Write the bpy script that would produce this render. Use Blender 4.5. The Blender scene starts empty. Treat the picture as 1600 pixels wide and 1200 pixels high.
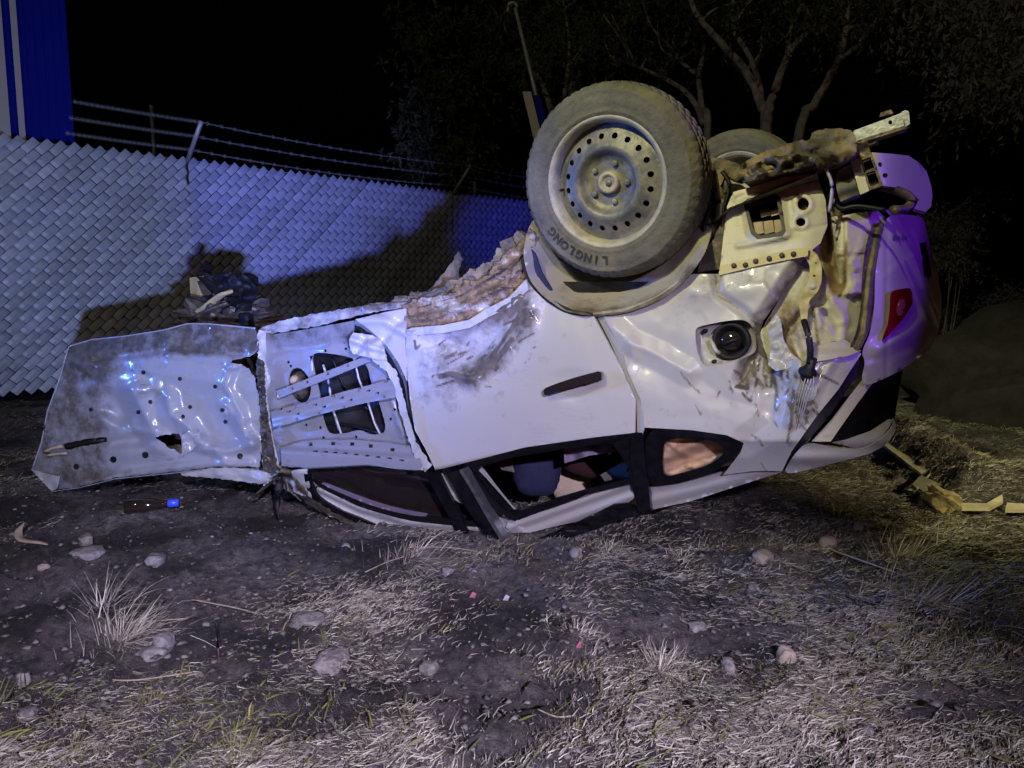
import bpy, math, random
import numpy as np
from mathutils import Vector, Matrix
from mathutils.geometry import delaunay_2d_cdt

random.seed(7)
rng = np.random.default_rng(7)
S = bpy.context.scene
COL = S.collection
R = math.radians

# ------------------------------------------------------------------ camera
F, CX, CY, HOR, EYE = 1204.0, 800.0, 600.0, 450.0, 0.95
PITCH = math.atan((CY - HOR) / F)
cam = bpy.data.cameras.new('camera')
cam.sensor_width = 36.0
cam.lens = F / 1600.0 * 36.0
cam.clip_start, cam.clip_end = 0.05, 2000
co = bpy.data.objects.new('camera', cam)
COL.objects.link(co)
co.location = (0, 0, EYE)
co.rotation_euler = (math.pi / 2 - PITCH, 0, 0)
S.camera = co

# ------------------------------------------------------------------ night sky
wd = bpy.data.worlds.new('World')
S.world = wd
wd.use_nodes = True
nt = wd.node_tree
bgn = nt.nodes['Background']
sky = nt.nodes.new('ShaderNodeTexSky')
sky.sky_type = 'NISHITA'
sky.sun_disc = False
sky.sun_elevation = R(-4)
sky.sun_rotation = R(200)
nt.links.new(sky.outputs[0], bgn.inputs[0])
bgn.inputs[1].default_value = 0.012

# ------------------------------------------------------------------ lamps of the place (behind and beside the photographer)
def lamp(name, kind, loc, power, color, radius=0.05, target=None, spot=None, blend=0.3):
    l = bpy.data.lights.new(name, kind)
    l.energy = power
    l.color = color
    if kind == 'SUN':
        l.angle = R(0.5)
    else:
        l.shadow_soft_size = radius
    if kind == 'SPOT':
        l.spot_size = R(spot)
        l.spot_blend = blend
    o = bpy.data.objects.new(name, l)
    COL.objects.link(o)
    o.location = loc
    if target is not None:
        o.rotation_euler = (Vector(target) - Vector(loc)).to_track_quat('-Z', 'Y').to_euler()
    return o

lamp('moon', 'SUN', (0, 0, 20), 0.012, (0.8, 0.85, 1.0), target=(1, 3, 0))
# lamps of the patrol car behind the photographer: a white one on its roof, a headlamp on the fence
lamp('patrol_roof_lamp', 'SPOT', (0.8, -2.0, 1.95), 1450, (0.74, 0.66, 1.0), 0.05, target=(-0.35, 2.0, -0.15), spot=46, blend=1.0)
lamp('patrol_main_beam', 'SPOT', (0.7, -1.6, 0.62), 1450, (0.38, 0.48, 1.0), 0.035, target=(-3.3, 7.4, 1.8), spot=36, blend=1.0)
lamp('patrol_blue_beacon', 'SPOT', (0.6, -1.5, 0.64), 1900, (0.22, 0.25, 1.0), 0.035, target=(-2.05, 8.5, 1.9), spot=20, blend=0.8)
lamp('second_blue_beacon', 'SPOT', (-1.5, -2.0, 1.35), 2200, (0.03, 0.05, 1.0), 0.05, target=(0.15, 11.0, 1.65), spot=8.5, blend=0.8)
lamp('blue_beacon', 'SPOT', (-5.0, 2.7, 1.10), 720, (0.07, 0.20, 1.0), 0.06, target=(-0.7, 2.8, 0.95), spot=30, blend=0.7)
lamp('street_lamp_light', 'SPOT', (-4.2, -4.2, 6.4), 3300, (1.0, 0.96, 0.54), 0.12, target=(0.65, 2.6, 1.75), spot=18, blend=1.0)
lamp('far_street_lamp_light', 'POINT', (-7.0, -10.0, 8.5), 950, (1.0, 0.90, 0.60), 0.2)
lamp('yard_lamp_light', 'SPOT', (6.5, -6.0, 6.5), 3600, (1.0, 0.86, 0.52), 0.12, target=(2.15, 3.75, 0.0), spot=9, blend=1.0)
lamp('violet_beacon', 'SPOT', (3.8, 1.9, 1.5), 150, (0.20, 0.02, 1.0), 0.06, target=(1.25, 2.3, 1.3), spot=30, blend=0.7)
lamp('red_beacon', 'POINT', (2.6, -3.2, 1.45), 25, (1.0, 0.12, 0.14), 0.06)

S.view_settings.view_transform = 'Standard'
S.view_settings.look = 'None'
S.view_settings.exposure = 0.0
S.view_settings.gamma = 1.0
S.render.engine = 'CYCLES'
S.cycles.use_denoising = True
S.cycles.max_bounces = 6

# ------------------------------------------------------------------ geometry of the view
CAM = np.array([0, 0, EYE])
UP = np.array([0, math.sin(PITCH), math.cos(PITCH)])
FW = np.array([0, math.cos(PITCH), -math.sin(PITCH)])
RT = np.array([1.0, 0, 0])

def ray(x, y):
    x = np.asarray(x, float); y = np.asarray(y, float)
    return FW + np.multiply.outer((x - CX) / F, RT) - np.multiply.outer((y - CY) / F, UP)

YAW = R(25)
CN = np.array([-math.sin(YAW), -math.cos(YAW), 0])     # outward normal of the car's side
CD = np.array([math.cos(YAW), -math.sin(YAW), 0])      # towards the car's tail
_r0 = ray(945, 560)
CP0 = CAM + _r0 * (2.5 / _r0[1])

def carP(x, y, w=0.0):
    """point of the car's side: w metres outside the side plane"""
    r = ray(x, y)
    t = (w - (CAM - CP0) @ CN) / (r @ CN)
    return CAM + r * np.asarray(t)[..., None]

def gnd(x, y, z=0.0):
    r = ray(x, y)
    return CAM + r * ((z - EYE) / r[..., 2])[..., None]

def far(x, y, d):
    r = ray(x, y)
    return CAM + r * (d / r[..., 1])[..., None]

# ------------------------------------------------------------------ noise
def _h(ix, iy, s):
    n = (ix.astype(np.int64) * 374761393 + iy.astype(np.int64) * 668265263 + s * 974711) & 0xFFFFFFFF
    n = ((n ^ (n >> 13)) * 1274126177) & 0xFFFFFFFF
    return ((n ^ (n >> 16)) & 0xFFFF) / 65535.0

def vn(x, y, s=0):
    x = np.asarray(x, float); y = np.asarray(y, float)
    ix = np.floor(x); iy = np.floor(y)
    fx = x - ix; fy = y - iy
    fx = fx * fx * (3 - 2 * fx); fy = fy * fy * (3 - 2 * fy)
    a = _h(ix, iy, s); b = _h(ix + 1, iy, s); c = _h(ix, iy + 1, s); d = _h(ix + 1, iy + 1, s)
    return (a + (b - a) * fx) * (1 - fy) + (c + (d - c) * fx) * fy

def fbm(x, y, o=4, s=0):
    t = 0; a = 1.0; n = 0
    for i in range(o):
        t = t + a * (vn(x, y, s + i * 17) - 0.5); n += a
        x = x * 2.03 + 11.3; y = y * 2.03 + 5.7; a *= 0.5
    return t / n * 2

def crumple(x, y, cell, s=0):
    """sharp-edged facets: cones around random points, meeting in straight creases"""
    x = np.asarray(x, float) / cell; y = np.asarray(y, float) / cell
    ix = np.floor(x); iy = np.floor(y)
    best = np.full(x.shape, 9.0); val = np.zeros(x.shape)
    for dx in (-1, 0, 1):
        for dy in (-1, 0, 1):
            px, py = ix + dx + _h(ix + dx, iy + dy, s), iy + dy + _h(ix + dx, iy + dy, s + 5)
            d = np.hypot(x - px, y - py)
            k = d < best
            amp = _h(ix + dx, iy + dy, s + 9) * 0.8 + 0.2
            # tilted facet
            t = d * 0.55 + (x - px) * (_h(ix + dx, iy + dy, s + 13) - 0.5) + (y - py) * (_h(ix + dx, iy + dy, s + 17) - 0.5)
            val = np.where(k, t * amp, val); best = np.where(k, d, best)
    return val

def pdist(x, y, pts):
    x = np.asarray(x, float); y = np.asarray(y, float)
    d = np.full(x.shape, 1e9)
    for (x0, y0), (x1, y1) in zip(pts[:-1], pts[1:]):
        dx, dy = x1 - x0, y1 - y0
        t = np.clip(((x - x0) * dx + (y - y0) * dy) / (dx * dx + dy * dy + 1e-9), 0, 1)
        d = np.minimum(d, np.hypot(x - x0 - t * dx, y - y0 - t * dy))
    return d

def tent(x, y, pts, amp, wid):
    return amp * np.clip(1 - pdist(x, y, pts) / wid, 0, 1)

def gau(x, y, cx, cy, rx, ry, amp):
    return amp * np.exp(-((x - cx) / rx) ** 2 - ((y - cy) / ry) ** 2)

def inside(px, py, poly):
    res = np.zeros(px.shape, bool)
    n = len(poly)
    for i in range(n):
        x0, y0 = poly[i]; x1, y1 = poly[(i + 1) % n]
        c = ((y0 > py) != (y1 > py))
        if y1 != y0:
            res ^= c & (px < (x1 - x0) * (py - y0) / (y1 - y0) + x0)
    return res

# ------------------------------------------------------------------ materials
MATS = {}
def new_mat(name):
    m = bpy.data.materials.new(name); m.use_nodes = True
    MATS[name] = m
    return m, m.node_tree.nodes, m.node_tree.links, m.node_tree.nodes['Principled BSDF']

def mat(name, col, rough=0.6, metal=0.0, col2=None, scale=20.0, bump=0.0, bscale=60.0, coat=0.0, lo=0.4, hi=0.6, spec=0.5, dist=0.01):
    m, N, L, B = new_mat(name)
    B.inputs['Base Color'].default_value = (*col, 1)
    B.inputs['Roughness'].default_value = rough
    B.inputs['Metallic'].default_value = metal
    B.inputs['Specular IOR Level'].default_value = spec
    B.inputs['Coat Weight'].default_value = coat
    tc = N.new('ShaderNodeTexCoord')
    if col2 is not None:
        n = N.new('ShaderNodeTexNoise'); n.inputs['Scale'].default_value = scale; n.inputs['Detail'].default_value = 6
        n.inputs['Roughness'].default_value = 0.65
        L.new(tc.outputs['Object'], n.inputs['Vector'])
        r = N.new('ShaderNodeValToRGB')
        r.color_ramp.elements[0].position = lo; r.color_ramp.elements[0].color = (*col, 1)
        r.color_ramp.elements[1].position = hi; r.color_ramp.elements[1].color = (*col2, 1)
        L.new(n.outputs[0], r.inputs[0]); L.new(r.outputs[0], B.inputs['Base Color'])
    if bump:
        n2 = N.new('ShaderNodeTexNoise'); n2.inputs['Scale'].default_value = bscale; n2.inputs['Detail'].default_value = 5
        L.new(tc.outputs['Object'], n2.inputs['Vector'])
        b = N.new('ShaderNodeBump'); b.inputs['Strength'].default_value = bump; b.inputs['Distance'].default_value = dist
        L.new(n2.outputs[0], b.inputs['Height']); L.new(b.outputs[0], B.inputs['Normal'])
    return m

def paint_mat(name, col, mudcol, rough=0.3, coat=0.3, scr=0.5, metal=0.0):
    """sheet metal / paint with an attribute 'mud' for dried mud and fine scratches"""
    m, N, L, B = new_mat(name)
    tc = N.new('ShaderNodeTexCoord')
    at = N.new('ShaderNodeAttribute'); at.attribute_name = 'mud'
    n = N.new('ShaderNodeTexNoise'); n.inputs['Scale'].default_value = 14; n.inputs['Detail'].default_value = 9; n.inputs['Roughness'].default_value = 0.72
    L.new(tc.outputs['Object'], n.inputs['Vector'])
    # mud mask = smoothstep(noise + attribute)
    ad = N.new('ShaderNodeMath'); ad.operation = 'ADD'
    L.new(n.outputs[0], ad.inputs[0]); L.new(at.outputs['Fac'], ad.inputs[1])
    mr = N.new('ShaderNodeMapRange'); mr.inputs[1].default_value = 0.72; mr.inputs[2].default_value = 1.05
    L.new(ad.outputs[0], mr.inputs[0])
    # scratches: stretched noise
    mp = N.new('ShaderNodeMapping'); mp.inputs['Scale'].default_value = (22, 22, 160); mp.inputs['Rotation'].default_value = (0.3, 0.9, 0.5)
    L.new(tc.outputs['Object'], mp.inputs['Vector'])
    n2 = N.new('ShaderNodeTexNoise'); n2.inputs['Scale'].default_value = 1.0; n2.inputs['Detail'].default_value = 4
    L.new(mp.outputs[0], n2.inputs['Vector'])
    n3 = N.new('ShaderNodeTexNoise'); n3.inputs['Scale'].default_value = 5.0; n3.inputs['Detail'].default_value = 3
    L.new(tc.outputs['Object'], n3.inputs['Vector'])
    m3 = N.new('ShaderNodeMath'); m3.operation = 'MULTIPLY'
    L.new(n2.outputs[0], m3.inputs[0]); L.new(n3.outputs[0], m3.inputs[1])
    mr2 = N.new('ShaderNodeMapRange'); mr2.inputs[1].default_value = 0.34; mr2.inputs[2].default_value = 0.42; mr2.inputs[4].default_value = scr
    L.new(m3.outputs[0], mr2.inputs[0])
    mx0 = N.new('ShaderNodeMixRGB'); mx0.inputs[1].default_value = (*col, 1); mx0.inputs[2].default_value = tuple(c * 0.35 for c in col) + (1,)
    L.new(mr2.outputs[0], mx0.inputs[0])
    cr = N.new('ShaderNodeValToRGB')
    cr.color_ramp.elements[0].position = 0.35; cr.color_ramp.elements[0].color = tuple(c * 0.45 for c in mudcol) + (1,)
    cr.color_ramp.elements[1].position = 0.65; cr.color_ramp.elements[1].color = (*mudcol, 1)
    n4 = N.new('ShaderNodeTexNoise'); n4.inputs['Scale'].default_value = 30; n4.inputs['Detail'].default_value = 6
    L.new(tc.outputs['Object'], n4.inputs['Vector']); L.new(n4.outputs[0], cr.inputs[0])
    mx = N.new('ShaderNodeMixRGB')
    L.new(mr.outputs[0], mx.inputs[0]); L.new(mx0.outputs[0], mx.inputs[1]); L.new(cr.outputs[0], mx.inputs[2])
    L.new(mx.outputs[0], B.inputs['Base Color'])
    rr = N.new('ShaderNodeMapRange'); rr.inputs[3].default_value = rough; rr.inputs[4].default_value = 0.9
    L.new(mr.outputs[0], rr.inputs[0]); L.new(rr.outputs[0], B.inputs['Roughness'])
    B.inputs['Metallic'].default_value = metal
    B.inputs['Coat Weight'].default_value = coat
    B.inputs['Coat Roughness'].default_value = 0.12
    bp = N.new('ShaderNodeBump'); bp.inputs['Strength'].default_value = 0.35; bp.inputs['Distance'].default_value = 0.006
    ml = N.new('ShaderNodeMath'); ml.operation = 'MULTIPLY'
    L.new(n4.outputs[0], ml.inputs[0]); L.new(mr.outputs[0], ml.inputs[1])
    L.new(ml.outputs[0], bp.inputs['Height']); L.new(bp.outputs[0], B.inputs['Normal'])
    return m

MUD = (0.30, 0.235, 0.14)
paint_mat('white_paint', (0.37, 0.365, 0.345), (0.13, 0.11, 0.08), 0.40, 0.12, 0.12)
paint_mat('inner_metal', (0.20, 0.20, 0.21), (0.10, 0.09, 0.075), 0.36, 0.1, 0.4)
paint_mat('skin_inside', (0.25, 0.26, 0.28), (0.10, 0.088, 0.07), 0.24, 0.25, 0.4)
paint_mat('primer_cream', (0.46, 0.44, 0.36), (0.24, 0.165, 0.08), 0.5, 0.0, 0.3)
paint_mat('liner_beige', (0.30, 0.275, 0.21), (0.15, 0.115, 0.06), 0.6, 0.0, 0.2)
paint_mat('seam_sealer', (0.46, 0.40, 0.20), (0.25, 0.2, 0.1), 0.6, 0.0, 0.3)
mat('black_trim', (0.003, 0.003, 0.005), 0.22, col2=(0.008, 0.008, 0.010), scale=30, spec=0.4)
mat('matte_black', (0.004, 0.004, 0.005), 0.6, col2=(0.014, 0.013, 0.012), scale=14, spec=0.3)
mat('rubber_seal', (0.007, 0.007, 0.008), 0.5, spec=0.3)
mat('dark_steel', (0.055, 0.05, 0.045), 0.55, 0.4, col2=(0.13, 0.10, 0.06), scale=22, bump=0.4, bscale=40)
mat('zinc_steel', (0.55, 0.58, 0.60), 0.28, 0.9, col2=(0.38, 0.41, 0.44), scale=30, bump=0.1)
mat('muddy_underbody', (0.05, 0.042, 0.028), 0.85, col2=(0.21, 0.165, 0.09), scale=9, bump=0.6, bscale=25)
mat('tyre_rubber', (0.055, 0.053, 0.04), 0.85, col2=(0.165, 0.155, 0.105), scale=6, bump=0.5, bscale=70, lo=0.30, hi=0.72)
mat('tyre_letter', (0.014, 0.014, 0.013), 0.75, col2=(0.04, 0.037, 0.028), scale=30)
mat('wheel_steel', (0.11, 0.115, 0.115), 0.5, 0.25, col2=(0.27, 0.25, 0.18), scale=14, bump=0.25, bscale=60, lo=0.42, hi=0.66)
mat('wheel_lip', (0.30, 0.28, 0.20), 0.6, 0.1, col2=(0.42, 0.38, 0.26), scale=20, bump=0.3)
mat('interior_grey', (0.11, 0.105, 0.09), 0.9, col2=(0.18, 0.165, 0.14), scale=10)
mat('seat_blue', (0.006, 0.007, 0.035), 0.85, col2=(0.010, 0.012, 0.045), scale=40)
mat('seat_tan', (0.42, 0.33, 0.22), 0.9, col2=(0.5, 0.4, 0.28), scale=12)
mat('red_cloth', (0.03, 0.004, 0.006), 0.9)
mat('airbag_cloth', (0.46, 0.29, 0.16), 0.9, col2=(0.54, 0.37, 0.22), scale=10)
mat('pale_cloth', (0.17, 0.14, 0.20), 0.9)
mat('tail_red', (0.19, 0.004, 0.007), 0.12, coat=1.0)
mat('tail_clear', (0.40, 0.40, 0.45), 0.15, coat=1.0)
mat('tail_pink', (0.45, 0.12, 0.11), 0.15, coat=1.0)
mat('beige_plastic', (0.38, 0.30, 0.2), 0.7, col2=(0.28, 0.22, 0.15), scale=20)
mat('chrome_black', (0.02, 0.015, 0.015), 0.08, 0.0, coat=1.0, spec=0.8)
mat('galvanised', (0.46, 0.46, 0.45), 0.5, 0.3, col2=(0.34, 0.34, 0.33), scale=30)
mat('fence_wire', (0.03, 0.03, 0.035), 0.5, 0.4)
mat('slat_grey', (0.60, 0.62, 0.66), 0.42, col2=(0.48, 0.51, 0.55), scale=6, bump=0.25, bscale=12)
mat('blue_wall', (0.004, 0.012, 0.34), 0.6, spec=0.08)
mat('white_wall', (0.62, 0.60, 0.58), 0.5)
mat('bark', (0.22, 0.205, 0.18), 0.9, col2=(0.42, 0.39, 0.35), scale=12, bump=0.7, bscale=22)
mat('stone', (0.13, 0.12, 0.11), 0.95, col2=(0.27, 0.25, 0.23), scale=30, bump=0.9, bscale=60)
mat('stone_tan', (0.24, 0.20, 0.15), 0.95, col2=(0.38, 0.32, 0.25), scale=18, bump=0.5, bscale=30)
mat('yellow_plastic', (0.55, 0.52, 0.34), 0.5, col2=(0.42, 0.39, 0.24), scale=15)
mat('concrete_yellow', (0.40, 0.33, 0.13), 0.9, col2=(0.3, 0.25, 0.12), scale=14, bump=0.5)
mat('bottle_brown', (0.02, 0.014, 0.01), 0.1, coat=0.8)
mat('bottle_blue', (0.05, 0.09, 0.7), 0.35)
mat('pink_plastic', (0.35, 0.13, 0.17), 0.6)

def leaf_mat(name, c1, c2):
    m, N, L, B = new_mat(name)
    at = N.new('ShaderNodeAttribute'); at.attribute_name = 'tint'
    r = N.new('ShaderNodeValToRGB')
    r.color_ramp.elements[0].color = (*c1, 1); r.color_ramp.elements[1].color = (*c2, 1)
    L.new(at.outputs['Fac'], r.inputs[0]); L.new(r.outputs[0], B.inputs['Base Color'])
    B.inputs['Roughness'].default_value = 0.7
    return m
leaf_mat('leaves', (0.03, 0.042, 0.02), (0.10, 0.115, 0.06))
leaf_mat('pale_leaves', (0.09, 0.095, 0.085), (0.24, 0.24, 0.21))
m = leaf_mat('straw', (0.09, 0.08, 0.062), (0.64, 0.60, 0.47))
e = m.node_tree.nodes['Color Ramp'].color_ramp.elements.new(0.35); e.color = (0.24, 0.22, 0.16, 1)
leaf_mat('green_grass', (0.06, 0.075, 0.02), (0.24, 0.24, 0.07))
leaf_mat('gravel', (0.07, 0.062, 0.057), (0.22, 0.20, 0.185))

def ground_mat():
    m, N, L, B = new_mat('dirt')
    tc = N.new('ShaderNodeTexCoord')
    n1 = N.new('ShaderNodeTexNoise'); n1.inputs['Scale'].default_value = 2.6; n1.inputs['Detail'].default_value = 8
    n2 = N.new('ShaderNodeTexNoise'); n2.inputs['Scale'].default_value = 34; n2.inputs['Detail'].default_value = 8; n2.inputs['Roughness'].default_value = 0.7
    for n in (n1, n2): L.new(tc.outputs['Object'], n.inputs['Vector'])
    r1 = N.new('ShaderNodeValToRGB')
    r1.color_ramp.elements[0].position = 0.38; r1.color_ramp.elements[0].color = (0.040, 0.035, 0.032, 1)
    r1.color_ramp.elements[1].position = 0.68; r1.color_ramp.elements[1].color = (0.29, 0.265, 0.25, 1)
    L.new(n1.outputs[0], r1.inputs[0])
    r2 = N.new('ShaderNodeValToRGB')
    r2.color_ramp.elements[0].position = 0.36; r2.color_ramp.elements[0].color = (0.22, 0.22, 0.23, 1)
    r2.color_ramp.elements[1].position = 0.68; r2.color_ramp.elements[1].color = (1.35, 1.3, 1.25, 1)
    L.new(n2.outputs[0], r2.inputs[0])
    mx = N.new('ShaderNodeMixRGB'); mx.blend_type = 'MULTIPLY'; mx.inputs[0].default_value = 1
    L.new(r1.outputs[0], mx.inputs[1]); L.new(r2.outputs[0], mx.inputs[2])
    L.new(mx.outputs[0], B.inputs['Base Color'])
    B.inputs['Roughness'].default_value = 0.95
    n3 = N.new('ShaderNodeTexNoise'); n3.inputs['Scale'].default_value = 55; n3.inputs['Detail'].default_value = 8; n3.inputs['Roughness'].default_value = 0.75
    L.new(tc.outputs['Object'], n3.inputs['Vector'])
    b = N.new('ShaderNodeBump'); b.inputs['Strength'].default_value = 1.0; b.inputs['Distance'].default_value = 0.035
    L.new(n3.outputs[0], b.inputs['Height']); L.new(b.outputs[0], B.inputs['Normal'])
ground_mat()

# ------------------------------------------------------------------ object helpers
def link(name, verts, faces, material, parent=None, smooth=False, attrs=None):
    me = bpy.data.meshes.new(name)
    me.from_pydata([tuple(v) for v in verts], [], [tuple(int(i) for i in f) for f in faces])
    if smooth:
        me.polygons.foreach_set('use_smooth', [True] * len(me.polygons))
    for k, v in (attrs or {}).items():
        a = me.attributes.new(k, 'FLOAT', 'POINT')
        a.data.foreach_set('value', np.asarray(v, np.float32))
    if material:
        me.materials.append(MATS[material])
    o = bpy.data.objects.new(name, me)
    COL.objects.link(o)
    if parent is not None:
        o.parent = parent
        o.matrix_parent_inverse = PARENT_INV.get(parent.name, Matrix.Identity(4))
    me.update()
    return o

PARENT_INV = {}
def thing(name, label, cat, loc=(0, 0, 0), group=None):
    o = bpy.data.objects.new(name, None)
    COL.objects.link(o)
    o.location = loc
    o.empty_display_size = 0.1
    PARENT_INV[o.name] = Matrix.Translation(Vector(loc)).inverted()
    tag(o, label, cat, group)
    return o

def tag(o, label, cat, group=None):
    o['label'] = label; o['category'] = cat
    if group: o['group'] = group
    return o

def kind(o, k):
    o['kind'] = k
    return o

def resample(poly, step, closed=True):
    out = []
    n = len(poly)
    for i in range(n if closed else n - 1):
        x0, y0 = poly[i]; x1, y1 = poly[(i + 1) % n]
        k = max(1, int(math.hypot(x1 - x0, y1 - y0) / step + 0.5))
        for j in range(k):
            out.append((x0 + (x1 - x0) * j / k, y0 + (y1 - y0) * j / k))
    if not closed: out.append(tuple(poly[-1]))
    return out

def mesh2d(outline, holes=(), step=7.0, jag=0.0, seed=0):
    """triangulated sheet (constrained Delaunay) with holes -> 2d points, triangles"""
    r = random.Random(seed)
    loops = []
    for k, lp in enumerate([outline] + list(holes)):
        q = resample(lp, step)
        if jag:
            q = [(x + r.uniform(-jag, jag), y + r.uniform(-jag, jag)) for x, y in q]
        loops.append(q)
    pts, edges = [], []
    for q in loops:
        b = len(pts)
        pts += q
        edges += [(b + i, b + (i + 1) % len(q)) for i in range(len(q))]
    a = np.array(loops[0])
    xs = np.arange(a[:, 0].min(), a[:, 0].max(), step); ys = np.arange(a[:, 1].min(), a[:, 1].max(), step * 0.87)
    gx, gy = np.meshgrid(xs, ys); gx = gx.copy(); gx[1::2] += step / 2
    gx = gx.ravel(); gy = gy.ravel()
    ok = inside(gx, gy, loops[0])
    for q in loops[1:]: ok &= ~inside(gx, gy, q)
    for q in loops: ok &= pdist(gx, gy, q + [q[0]]) > step * 0.45
    pts += list(zip(gx[ok], gy[ok]))
    v, e, f, _, _, _ = delaunay_2d_cdt([Vector(p) for p in pts], edges, [], 0, 1e-5)
    v = np.array([tuple(p) for p in v]); f = np.array([tuple(t) for t in f if len(t) == 3])
    c = v[f].mean(1)
    ok = inside(c[:, 0], c[:, 1], loops[0])
    for q in loops[1:]: ok &= ~inside(c[:, 0], c[:, 1], q)
    return v, f[ok]

def shell(name, P, f, inward, thick, material, parent, smooth=True, attrs=None):
    """give a triangulated sheet P,f real thickness along 'inward'"""
    n = len(P)
    cnt = {}
    for t in f:
        for i in range(3):
            a, b = int(t[i]), int(t[(i + 1) % 3])
            cnt[(min(a, b), max(a, b))] = cnt.get((min(a, b), max(a, b)), 0) + 1
    # orient the front against 'inward'
    nn = np.cross(P[f[:, 1]] - P[f[:, 0]], P[f[:, 2]] - P[f[:, 0]])
    inv = np.asarray(inward, float)
    if (nn @ inv).sum() > 0: f = f[:, ::-1]
    faces = [tuple(t) for t in f]
    Q = P + inv * thick
    rim = [(int(t[i]), int(t[(i + 1) % 3])) for t in f for i in range(3)
           if cnt[(min(int(t[i]), int(t[(i + 1) % 3])), max(int(t[i]), int(t[(i + 1) % 3])))] == 1]
    # rim gets its own vertices so that the shading breaks at the edge
    ids = sorted({i for e in rim for i in e})
    k1 = {i: 2 * n + j for j, i in enumerate(ids)}
    k2 = {i: 2 * n + len(ids) + j for j, i in enumerate(ids)}
    V = np.vstack([P, Q, P[ids], Q[ids]]) if ids else np.vstack([P, Q])
    faces += [tuple(int(i) + n for i in t[::-1]) for t in f]
    faces += [(k1[b], k1[a], k2[a], k2[b]) for a, b in rim]
    at = {}
    for k, v in (attrs or {}).items():
        v = np.asarray(v)
        at[k] = np.concatenate([v, v, v[ids], v[ids]]) if ids else np.concatenate([v, v])
    return link(name, V, faces, material, parent, smooth, at)

ROUND = {'bumper_skin', 'tailgate_corner', 'tail_lamp', 'quarter_window', 'filler_tray', 'seam_ribbon', 'arch_lip', 'arch_edge', 'roof_rail_front', 'inner_window_trim', 'window_seal', 'door_frame_lower', 'tail_seal', 'tailgate_seal', 'muffler', 'wheel_arch_liner', 'door_handle', 'jamb_seal', 'door_gap_seal', 'door_gap_jamb', 'centre_pillar'}
ROUND_HOLES = {'front_door_frame', 'quarter_window', 'broken_glass_edge', 'peeled_door_skin', 'rear_side_member', 'quarter_panel'}
BX = [300, 660, 820, 990, 1160, 1300, 1500]
BY = [742, 735, 700, 678, 688, 690, 690]
def body_w(x, y):
    yb = np.interp(x, BX, BY)
    low = -0.30 * np.clip((y - yb) / 165, 0, 1.2) ** 0.9
    up = -0.09 * np.clip((yb - y) / 330, 0, 1.3) ** 2
    rear = -0.22 * np.clip((x - 1250) / 135, 0, 1) ** 2 - 0.75 * np.clip((x - 1380) / 90, 0, 1.1) ** 1.6
    return np.where(y > yb, low, up) + rear

def chaikin(p, n=2):
    for _ in range(n):
        q = []
        for i in range(len(p)):
            a, b = p[i], p[(i + 1) % len(p)]
            q += [(a[0] * 0.8 + b[0] * 0.2, a[1] * 0.8 + b[1] * 0.2), (a[0] * 0.2 + b[0] * 0.8, a[1] * 0.2 + b[1] * 0.8)]
        p = q
    return p

def panel(name, outline, material, parent, w=0.0, disp=None, holes=(), step=7.0, thick=0.004, mud=0.0, jag=0.0, base=True, smooth=True, seed=0):
    if name in ROUND: outline = chaikin(list(outline))
    holes = [chaikin(list(h)) if 8 < len(h) < 18 and name in ROUND_HOLES else h for h in holes]
    v, f = mesh2d(outline, holes, step, jag, seed)
    x, y = v[:, 0], v[:, 1]
    ww = (body_w(x, y) if base else 0) + (w(x, y) if callable(w) else w)
    if disp is not None: ww = ww + disp(x, y)
    P = carP(x, y, ww + np.zeros(len(x)))
    md = mud(x, y) if callable(mud) else np.full(len(x), mud)
    return shell(name, P, f, -CN, thick, material, parent, smooth, {'mud': md})

def frames(pts):
    pts = [Vector(p) for p in pts]
    out = []
    ref = Vector((0.13, 0.21, 0.97))
    for i, p in enumerate(pts):
        t = (pts[min(i + 1, len(pts) - 1)] - pts[max(i - 1, 0)]).normalized()
        a = t.cross(ref)
        if a.length < 1e-3: a = t.cross(Vector((1, 0, 0)))
        a.normalize(); b = t.cross(a).normalized()
        ref = b if abs(t.dot(ref)) > 0.95 else ref
        out.append((p, a, b))
    return out

def tube_vf(pts, rad, seg=8, flat=1.0):
    fr = frames(pts)
    n = len(fr)
    if not hasattr(rad, '__len__'): rad = [rad] * n
    V, Fc = [], []
    for (p, a, b), r in zip(fr, rad):
        for k in range(seg):
            t = 2 * math.pi * k / seg
            V.append(p + a * (math.cos(t) * r) + b * (math.sin(t) * r * flat))
    for i in range(n - 1):
        for k in range(seg):
            k2 = (k + 1) % seg
            Fc.append((i * seg + k, i * seg + k2, (i + 1) * seg + k2, (i + 1) * seg + k))
    Fc.append(tuple(range(seg))[::-1]); Fc.append(tuple(range((n - 1) * seg, n * seg)))
    return V, Fc

def tube(name, pts, rad, material, parent=None, seg=8, flat=1.0, smooth=True):
    V, Fc = tube_vf(pts, rad, seg, flat)
    return link(name, V, Fc, material, parent, smooth)

def curve3(pts, n=8):
    """Catmull-Rom through 3d points"""
    p = [np.asarray(q, float) for q in pts]
    p = [2 * p[0] - p[1]] + p + [2 * p[-1] - p[-2]]
    out = []
    for i in range(1, len(p) - 2):
        for j in range(n):
            t = j / n
            out.append(0.5 * ((2 * p[i]) + (-p[i - 1] + p[i + 1]) * t + (2 * p[i - 1] - 5 * p[i] + 4 * p[i + 1] - p[i + 2]) * t * t + (-p[i - 1] + 3 * p[i] - 3 * p[i + 1] + p[i + 2]) * t ** 3))
    out.append(p[-2])
    return out

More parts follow.
